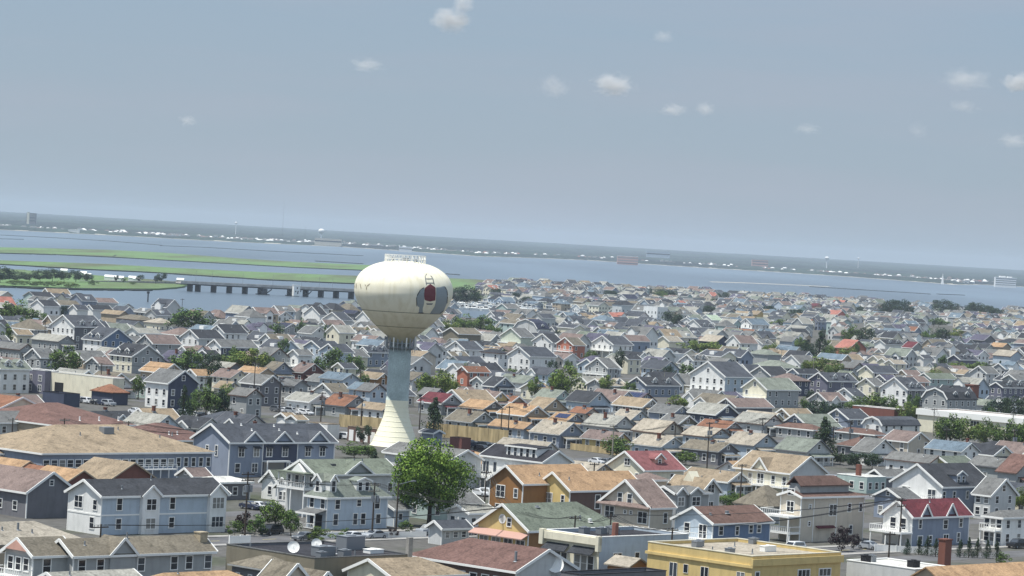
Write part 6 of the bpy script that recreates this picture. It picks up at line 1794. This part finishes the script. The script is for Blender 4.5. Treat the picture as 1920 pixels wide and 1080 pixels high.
s = bx(566); q = MB(); q.box(s - 2.6, -8.4, .4, s + 2.6, -5.3, 8.3); q.box(s - 2.9, -8.7, 8.3, s + 2.9, -5.2, 8.6); ho = q.build('control_house', WHITE, br)
for dx, z in ((-1, 3.2), (.9, 3.2), (.2, 5.8), (.7, 2.0)): q = MB(); q.box(s + dx - .45, -8.46, z, s + dx + .45, -8.40, z + 1.1); q.build('window', DARK, ho)
for px in (372, 405, 468, 530, 590, 627, 655):
    s = bx(px); q = MB(); q.cyl((s, 4.6, zd + .9), (s, 4.6, zd + 9.5), .12, .08, 6); q.bar((s, 4.6, zd + 9.4), (s, 2.4, zd + 9.7), .1); q.build('lamp_post', METAL, br)
q = MB(); p = P(277, 566, WZ); q.cyl((0, 0, -1), (0, 0, 6.2), .5, .4, 8); q.cyl((0, 0, 5.2), (0, 0, 6.6), .9, .9, 8)
t = thing('channel_marker', (p.x, p.y, WZ), 0, 'dark channel marker post standing in open water left of the bridge', 'marker'); q.build('post', PIERM, t)
# white sheds and vehicles on the island
for i, (px, py) in enumerate(((156, 518), (164, 522), (203, 525), (213, 526), (225, 527), (248, 527), (256, 529), (120, 513), (338, 531))):
    p = P(px, py, .3); q = MB(); w = 6; q.box(-w / 2, -3, 0, w / 2, 3, 2.8); q.solid([(-w / 2, -3.2, 2.8), (w / 2, -3.2, 2.8), (w / 2, 3.2, 2.8), (-w / 2, 3.2, 2.8)], [(-w / 2, -.1, 4.2), (w / 2, -.1, 4.2), (w / 2, .1, 4.2), (-w / 2, .1, 4.2)])
    n_ = ['left of the small trees', 'right of the dark shrubs', 'first of the central cluster', 'second of the central cluster', 'third of the central cluster', 'left of the round dark tree', 'at the road by the round dark tree', 'deep among the dark trees', 'at the bridge head'][i]
    t = thing('shed', p, 0, 'small white shed on the marsh island, ' + n_, 'shed', 'white sheds on the island'); q.build('wall', WHITE, t)

# ------------------------------------------------------------------ buildings and masts across the bay
def zat(px, py, D): return CAMZ - (py - yh(px)) * math.cos(ROLL) / FPX * D
def fxy(px, D): 
    return ((px - 960) / math.cos(ROLL) + 0) / FPX * D + 0
def atpx(px, py, D):
    u, v = px - 960, 540 - py; d = cr * u + cu * v + fwd * FPX
    t = D / d.y; return Vector((0, 0, CAMZ)) + d * t
def farbox(name, x0, x1, yt, yb, D, wc, label, cat, depth=20, floors=0, top=None, drop=6, sides=None):
    a, b = atpx(x0, yb, D), atpx(x1, yb, D); tp = atpx((x0 + x1) / 2, yt, D); w = b.x - a.x; z0 = min(a.z, b.z) - drop; h = tp.z - z0
    o = thing(name, ((a.x + b.x) / 2, D, z0), 0, label, cat); q = MB(); q.box(-w / 2, 0, 0, w / 2, depth, h); q.build('wall', wm(wc), o)
    for i in range(floors):
        z = drop + (h - drop) * (i + .35) / floors; q = MB(); q.box(-w / 2 + .5, -.25, z, w / 2 - .5, -.003, z + (h - drop) / floors * .28); q.build('window_band', GLASS, o)
    q = MB(); q.box(-w / 2 - .3, -.3, h, w / 2 + .3, depth + .3, h + 1); q.build('roof', wm(top or wc), o)
    return o, w, h
farbox('tower_block', 49, 66, 400, 416, 10600, 'dgrey', 'dark tower block with pale stair shaft on the far left shore', 'tower block', 25, 3)
farbox('stair_shaft', 50, 54, 398, 416, 10570, 'cream', 'pale vertical stair shaft of the far left tower block', 'tower', 12)
farbox('hotel', 1157, 1196, 481, 495, 9900, 'pink', 'pinkish hotel block on the beach across the bay', 'hotel', 30, 3, 'white')
farbox('office_building', 1410, 1440, 488, 497, 11800, 'pink', 'pale pink block among woods across the bay, right of the hotel', 'building', 30, 2)
o_, w_, h_ = farbox('stepped_building', 1866, 1905, 521, 535, 8700, 'white', 'white four-storey stepped building on the far right shore', 'building', 25, 4, drop=4)
q = MB(); q.box(-w_ * .3, 3, h_ + 1, -w_ * .02, 18, h_ + 4.5); q.box(w_ * .08, 3, h_ + 1, w_ * .3, 18, h_ + 4); q.build('penthouse', wm('white'), o_)
farbox('school_building', 590, 640, 448, 455, 9700, 'beige', 'long low beige building above the far shore left of the tower', 'building', 30, 1)
farbox('long_building', 1212, 1256, 472, 479, 12600, 'lblue', 'long pale building in the far woods right of the hotel', 'building', 20, 1)
farbox('office_building', 748, 772, 463, 469, 9700, 'white', 'white waterfront hall directly behind the tank railing', 'building', 20, 1)
farbox('office_building', 128, 148, 431, 436, 9600, 'white', 'low white boathouse on the far left shore', 'building', 20)
def fartank(px, yt, D, w, label, hh):
    c = atpx(px, yt, D); kp = FPX / D; r = w / kp / 2; g = c.z - hh / kp
    o = thing('far_water_tank', (c.x, D, g - 20), 0, label, 'water tower'); H = c.z - g + 20
    q = MB(); q.lathe([(r * .3, H - r * 1.5), (r * .8, H - r * 1.2), (r, H - r * .7), (r * .85, H - r * .25), (r * .3, H), (.1, H)], 20); q.build('tank', WHITE, o, smooth=True)
    q = MB(); q.cyl((0, 0, 0), (0, 0, H - r * 1.4), r * .25, r * .25, 10); q.build('column', WHITE, o)
fartank(443, 416, 13500, 5, 'tiny white water tank on the left horizon', 14); fartank(603, 429, 11500, 12, 'white water tank on the horizon left of the big tower', 12); fartank(1551, 481, 13000, 8, 'small pale water tank on the right horizon', 12)
fartank(1610, 483, 13000, 4, 'thin beacon-like white tank on the right horizon', 10)
for px, yt, D, lb in ((533, 376, 9900, 'tall thin radio mast rising above the left horizon'), (765, 448, 9800, 'thin mast behind the big tower top'), (573, 424, 12000, 'short mast on the horizon left of the white tank')):
    c = atpx(px, yt, D); q = MB(); q.cyl((0, 0, 0), (0, 0, c.z), .35 if D < 9950 else 1, .2, 5); t = thing('radio_mast', (c.x, D, 0), 0, lb, 'mast'); q.build('mast', mat('mast_grey', lin((110, 118, 128), .8), .7), t)
c = atpx(1768, 513, 8900); q = MB(); q.solid([(-3.5, -3.5, 0), (3.5, -3.5, 0), (3.5, 3.5, 0), (-3.5, 3.5, 0)], [(-.3, -.3, c.z), (.3, -.3, c.z), (.3, .3, c.z), (-.3, .3, c.z)]); t = thing('spire', (c.x, 8900, 0), 0, 'white church-like spire above the far right shore houses', 'spire'); q.build('spire', WHITE, t)
# far shore houses: tiny and very many, one object
mb = MB(); fm = [WHITE, wm('white'), wm('beige'), rm('grey'), rm('mauve'), rm('coral')]; rs = random.Random(21)
dens = [(-10, 30, 8), (35, 100, 12), (110, 200, 9), (200, 340, 46), (340, 480, 26), (480, 560, 22), (560, 640, 20), (640, 760, 22), (720, 800, 20), (800, 960, 34), (960, 1150, 20), (1200, 1330, 12), (1330, 1500, 14), (1500, 1640, 22), (1640, 1720, 22), (1700, 1830, 46), (1830, 1860, 4)]
for x0, x1, n in dens:
    for i in range(int(n * 1.5)):
        px = rs.uniform(x0, x1); 
        q0 = None
        for a, b in zip(FS[:-1], FS[1:]):
            if a[0] <= px <= b[0]: sy_ = a[1] + (b[1] - a[1]) * (px - a[0]) / (b[0] - a[0])
        back = abs(rs.gauss(0, 1.2)); D = P(px, sy_ - .7, WZ).y * (1 + back * .02) + 40
        c = atpx(px, sy_, D); X0 = c.x; w, d_, h = rs.uniform(8, 16), 10, rs.uniform(4.5, 8)
        z0 = 1 + back * 1.5; mi = rs.choice([0, 0, 1, 2]); ro = rs.choice([0, 3, 4, 1, 5 if rs.random() < .1 else 3])
        mb.solid([(X0, D, z0 - 3), (X0 + w, D, z0 - 3), (X0 + w, D + d_, z0 - 3), (X0, D + d_, z0 - 3)], [(X0, D, z0 + h), (X0 + w, D, z0 + h), (X0 + w, D + d_, z0 + h), (X0, D + d_, z0 + h)], mi)
        mb.solid([(X0 - .5, D - .5, z0 + h), (X0 + w + .5, D - .5, z0 + h), (X0 + w + .5, D + d_ + .5, z0 + h), (X0 - .5, D + d_ + .5, z0 + h)], [(X0 + w * .3, D + 4, z0 + h + 3), (X0 + w * .7, D + 4, z0 + h + 3), (X0 + w * .7, D + 6, z0 + h + 3), (X0 + w * .3, D + 6, z0 + h + 3)], ro)
tag(mb.build('far_shore_houses', fm), 'pale scattered houses lining the mainland shore across the bay', 'houses', kind='stuff')
# small flag
p = P(1668, 1100, 0); t = thing('flag_pole', p, G1, 'thin flagpole with red and white striped flag at bottom right', 'flag'); kp = FPX / p.length; zt2 = 1100 - 1060
q = MB(); q.cyl((0, 0, 0), (0, 0, zt2 / kp + 1), .05, .04, 6); q.build('pole', METAL, t)
FW, FH = 1.9, 1.1; z1 = zt2 / kp + .9
def flagpt(u, v): return (u * FW * .75, .12 * math.sin(u * 7), z1 - v * FH - u * .5)
mb = MB()
for i in range(13):
    for k in range(8):
        u0, u1 = k / 8, (k + 1) / 8; v0, v1 = i / 13, (i + 1) / 13
        mi = 2 if (u1 <= .4 + .01 and v1 <= 7 / 13 + .01) else i % 2
        a_ = [flagpt(u0, v0), flagpt(u1, v0), flagpt(u1, v1), flagpt(u0, v1)]; mb.solid([(x, y - .01, z) for x, y, z in a_], [(x, y + .01, z) for x, y, z in a_], mi)
mb.build('flag', [mat('flag_red', lin((178, 40, 52), .9), .7), WHITE, mat('flag_blue', lin((44, 54, 100), .9), .7)], t)

# ------------------------------------------------------------------ clouds: small puffs of real volume far above the haze
def cloud(px, py, w, h, dens, label, seed):
    D = 17000; c = atpx(px, py, D); kp = FPX / D; W_, H_ = w / kp / 2, h / kp / 2
    bm = MB(); n1, n2 = 12, 24
    for i in range(n1 + 1):
        for j in range(n2):
            a, b = math.pi * i / n1, 2 * math.pi * j / n2; bm.v.append((math.sin(a) * math.cos(b), math.sin(a) * math.sin(b), math.cos(a)))
    for i in range(n1):
        for j in range(n2):
            k = i * n2; j2 = (j + 1) % n2; bm.f.append((k + j, k + n2 + j, k + n2 + j2, k + j2)); bm.m.append(0)
    m = bpy.data.materials.new('cloud_vapour'); m.use_nodes = True; n, L = m.node_tree.nodes, m.node_tree.links
    n.remove(n['Principled BSDF']); pv = n.new('ShaderNodeVolumePrincipled'); pv.inputs['Color'].default_value = (1, .985, .97, 1); pv.inputs['Anisotropy'].default_value = .2
    L.new(pv.outputs[0], n['Material Output'].inputs['Volume'])
    tc = n.new('ShaderNodeTexCoord'); ns = n.new('ShaderNodeTexNoise'); ns.noise_dimensions = '4D'; ns.inputs['W'].default_value = seed * 3.7; ns.inputs['Scale'].default_value = 2.6; ns.inputs['Detail'].default_value = 8; ns.inputs['Roughness'].default_value = .62
    L.new(tc.outputs['Object'], ns.inputs['Vector'])
    ln = n.new('ShaderNodeVectorMath'); ln.operation = 'LENGTH'; L.new(tc.outputs['Object'], ln.inputs[0])
    a1 = n.new('ShaderNodeMath'); a1.operation = 'MULTIPLY_ADD'; a1.inputs[1].default_value = -.62; L.new(ln.outputs['Value'], a1.inputs[0]); L.new(ns.outputs['Fac'], a1.inputs[2])
    a2 = n.new('ShaderNodeMath'); a2.operation = 'ADD'; a2.inputs[1].default_value = -.12; L.new(a1.outputs[0], a2.inputs[0])
    a3 = n.new('ShaderNodeMath'); a3.operation = 'MULTIPLY'; a3.use_clamp = False; a3.inputs[1].default_value = dens; L.new(a2.outputs[0], a3.inputs[0])
    a4 = n.new('ShaderNodeMath'); a4.operation = 'MAXIMUM'; a4.inputs[1].default_value = 0; L.new(a3.outputs[0], a4.inputs[0]); L.new(a4.outputs[0], pv.inputs['Density'])
    m.volume_intersection_method = 'FAST' if hasattr(m, 'volume_intersection_method') else None
    o = bm.build('cloud', m); o.location = c; o.scale = (W_, W_ * .8, H_); o.rotation_euler = (0, 0, 0)
    tag(o, label, 'cloud', 'small fair-weather clouds')
CD = .05
for i, (px, py, w, h, d, lb) in enumerate([(848, 38, 125, 80, 1.3, 'bright puffy cloud at the top edge left of centre'), (868, 8, 70, 60, 1.2, 'small bright cloud cap touching the top edge'), (1150, 160, 130, 70, 1.2, 'bright wedge-shaped cloud right of centre'), (1040, 162, 90, 70, .5, 'faint cloud just left of the bright wedge cloud'),
        (1262, 206, 80, 40, .8, 'small low cloud, left one of the close pair'), (1322, 204, 60, 46, .9, 'small low cloud, right one of the close pair'), (1242, 68, 70, 36, .5, 'faint tiny cloud high right of centre'), (688, 122, 110, 44, .5, 'faint wispy cloud left of the top cloud'),
        (352, 226, 56, 36, .8, 'lone small cloud in the left part of the sky'), (1910, 155, 100, 70, 1.2, 'bright cloud cut by the right edge'), (1812, 150, 140, 70, .45, 'faint wide cloud near the right edge'), (1806, 200, 90, 46, .4, 'faint low cloud below the wide right one'),
        (1902, 264, 110, 46, .5, 'low cloud touching the right edge, lowest there'), (1512, 242, 90, 36, .4, 'very faint small cloud low in the right half'), (1722, 245, 60, 56, .3, 'very faint upright cloud wisp at the right')]):
    cloud(px, py, w, h, d * CD, lb, i + 1)

# ------------------------------------------------------------------ air
hz = MB(); hz.box(-7300, -1700, -3.2, 7300, 27900, 145)
hm = bpy.data.materials.new('haze_air'); hm.use_nodes = True
n = hm.node_tree.nodes; n.remove(n['Principled BSDF']); pv = n.new('ShaderNodeVolumePrincipled'); pv.inputs['Color'].default_value = (.68, .79, .92, 1)
pv.inputs['Density'].default_value = 0.00004; pv.inputs['Anisotropy'].default_value = 0.0
hm.node_tree.links.new(pv.outputs[0], n['Material Output'].inputs['Volume'])
hzo = hz.build('haze', hm); hzo['kind'] = 'stuff'; hzo['label'] = 'thin pale summer haze over town, bay and far shore'

# ------------------------------------------------------------------ labels for the repeats: kind and look, then how to find it from something distinctive
LM = [('the water tower base', 740, 790), ('the red-roofed blue-grey house', 1750, 975), ('the tan board fence', 875, 820), ('the white-roofed school', 1850, 790), ('the cream commercial block', 150, 725),
      ('the blue-grey apartment row', 500, 860), ('the modern white house', 985, 880), ('the navy-gabled cottage', 1345, 790), ('the blue three-storey house', 1355, 725), ('the big bright tree', 808, 900),
      ('the long white-walled cottage', 580, 770), ('the navy gambrel house', 985, 615), ('the coral-roofed house', 1592, 650), ('the marina', 950, 582), ('the long navy house', 430, 650),
      ('the tall black-windowed house', 140, 615), ('the cream dormer house', 250, 675), ('the terracotta house', 1075, 655), ('the tall white apartments', 1230, 590), ('the violet-roofed house', 1845, 640),
      ('the red-roofed grey cottage', 825, 765), ('the cream white-balcony house', 1440, 745), ('the big white gable', 985, 685), ('the steel-blue hip roof', 645, 720), ('the yellow corner building', 1400, 1060), ('the blue duplex', 280, 960), ('the maroon roof', 180, 790), ('the white gambrel house', 1650, 805), ('the navy-gable long roof', 1345, 645), ('the tall cream tower house', 1635, 705)]
OWN = {(1347, 0): 0}
own = {(825, 756): 'grey cottage with bright red roof right of the water tower column', (1342, 777): 'navy cottage with pale roof, navy gable and white awning', (1360, 706): 'tall three-storey house with white front and pale blue side',
       (581, 753): 'long white-walled cottage with pale grey roof left of the tower', (1008, 616): 'navy-roofed gambrel house with white curved gables near the marina', (1592, 653): 'coral-roofed terracotta house among the far trees', (415, 650): 'long navy house with grey roof and white front bays',
       (140, 612): 'tall slate house with black windows and white trim near the left shore', (248, 668): 'cream-fronted house with dark roof, dormers and wide grey gable', (1075, 647): 'terracotta-walled house with olive roof and balcony', (1233, 577): 'tall white flat-topped apartments above the canal',
       (1845, 638): 'long dark grey house under a violet-grey roof at far right', (1438, 730): 'grey-sided cream-fronted house with balcony and greenish roof', (994, 668): 'big white gable house with slate-grey roof behind the tower', (642, 712): 'pale blue house under a big steel-blue roof',
       (1655, 797): 'white gambrel house with slate roof and dormers before the school', (1343, 641): 'long beige roof ending in a navy gable', (1637, 698): 'tall cream house like a tower among dark roofs'}
ORD = ['nearest', 'second', 'third', 'fourth', 'fifth', 'sixth', 'seventh', 'eighth', 'ninth', 'tenth', 'eleventh', 'twelfth', 'thirteenth', 'fourteenth', 'fifteenth', 'sixteenth', 'seventeenth', 'eighteenth', 'nineteenth', 'twentieth']
ORD += ['twenty-' + w for w in ['first'] + ORD[1:9]]
def centre_px(o): 
    return PJ(o)
def relate(items, noun):
    """items: (object, px, py) -> phrase for each"""
    buckets = {}
    for it in items:
        _, px, py = it
        lm = min(LM, key=lambda l: (l[1] - px) ** 2 + ((l[2] - py) * 1.6) ** 2)
        dx, dy = px - lm[1], (py - lm[2]) * 1.6
        rel = ('right of' if dx > 0 else 'left of') if abs(dx) > abs(dy) else ('in front of' if dy > 0 else 'behind')
        buckets.setdefault((lm[0], rel), []).append((math.hypot(dx, dy), id(it), it))
    out = {}
    for (lm, rel), L in buckets.items():
        L.sort(key=lambda q: q[0])
        for i, (_, _, it) in enumerate(L): out[id(it[0])] = f'{ORD[min(i, len(ORD) - 1)]} {noun} {rel} {lm}'
    return out
items = []
for o in HL:
    c, s = math.cos(o.th), math.sin(o.th); l = o.root.location
    px, py = PJ((l.x + (o.a * c - o.b * s) / 2, l.y + (o.a * s + o.b * c) / 2, o.h)); items.append((o, px, py))
ph = relate(items, 'house'); lk = {(int(round(k[0])), int(round(k[1]))): v for k, v in own.items()}
HLX = {}
ii = NHERO
for line in LIST.strip().split('\n'):
    t = line.split(); key = (int(t[0]), int(t[1]))
    if key in lk: HL[ii].root['label'] = lk[key]
    ii += 1
for o in HL:
    if 'label' not in o.root:
        low = o.h < 4.4
        shape = {'hip': 'hip roof', 'gable': 'roof', 'gambrel': 'gambrel roof', 'flat': 'flat roof'}[o.kind]
        o.root['label'] = f"{WW[o.wallc]} {'cottage' if low else 'house'}, {RW[o.roofc]} {shape}, {ph[id(o)]}"
        o.root['group'] = 'gabled houses and cottages filling the town'
its = [(o, *PJ(o.location)) for o, k in TREES]
ph = relate(its, 'tree')
for o, k in TREES:
    if 'label' not in o: o['label'] = f"{TLAB[k]}, {ph[id(o)]}"; o['group'] = 'trees and bushes between the houses'
its = [(o, *PJ(p)) for o, p, h in POLES]; ph = relate(its, 'pole')
for o, p, h in POLES: o['label'] = 'wooden utility pole, ' + ph[id(o)] if not any(c.name.startswith('lamp_arm') for c in o.children) else 'curved street lamp pole beside the pale blue house'
its = [(o, *PJ(o.location)) for o, i, j in LINES]; ph = relate(its, 'span')
for o, i, j in LINES: o['label'] = 'sagging black wires between two poles, ' + ph[id(o)]
its = [(o, *PJ(o.location)) for o, c in CARS if 'label' not in o]; ph = relate(its, 'car')
for o, c in CARS:
    if 'label' not in o: o['label'] = f'{c} parked car, {ph[id(o)]}'
bs = sorted(BOATS, key=lambda b: PJ(b.location)[0])
its = []
for i, b in enumerate(bs): 
    px, py = PJ(b.location)
    its.append((b, px, py))
BL = [('the marina left end', 850, 575), ('the marina centre', 950, 580), ('the marina right end', 1050, 592), ('the canal mouth', 1160, 600), ('the left shore trees', 300, 600), ('the terracotta house', 1075, 655)]
LM_ = LM[:]; LM[:] = BL; ph = relate(its, 'boat'); LM[:] = LM_
for b in bs: b['label'] = ('sailboat with tall mast, ' if any(c.name.startswith('mast') for c in b.children) else 'white motorboat, ') + ph[id(b)]
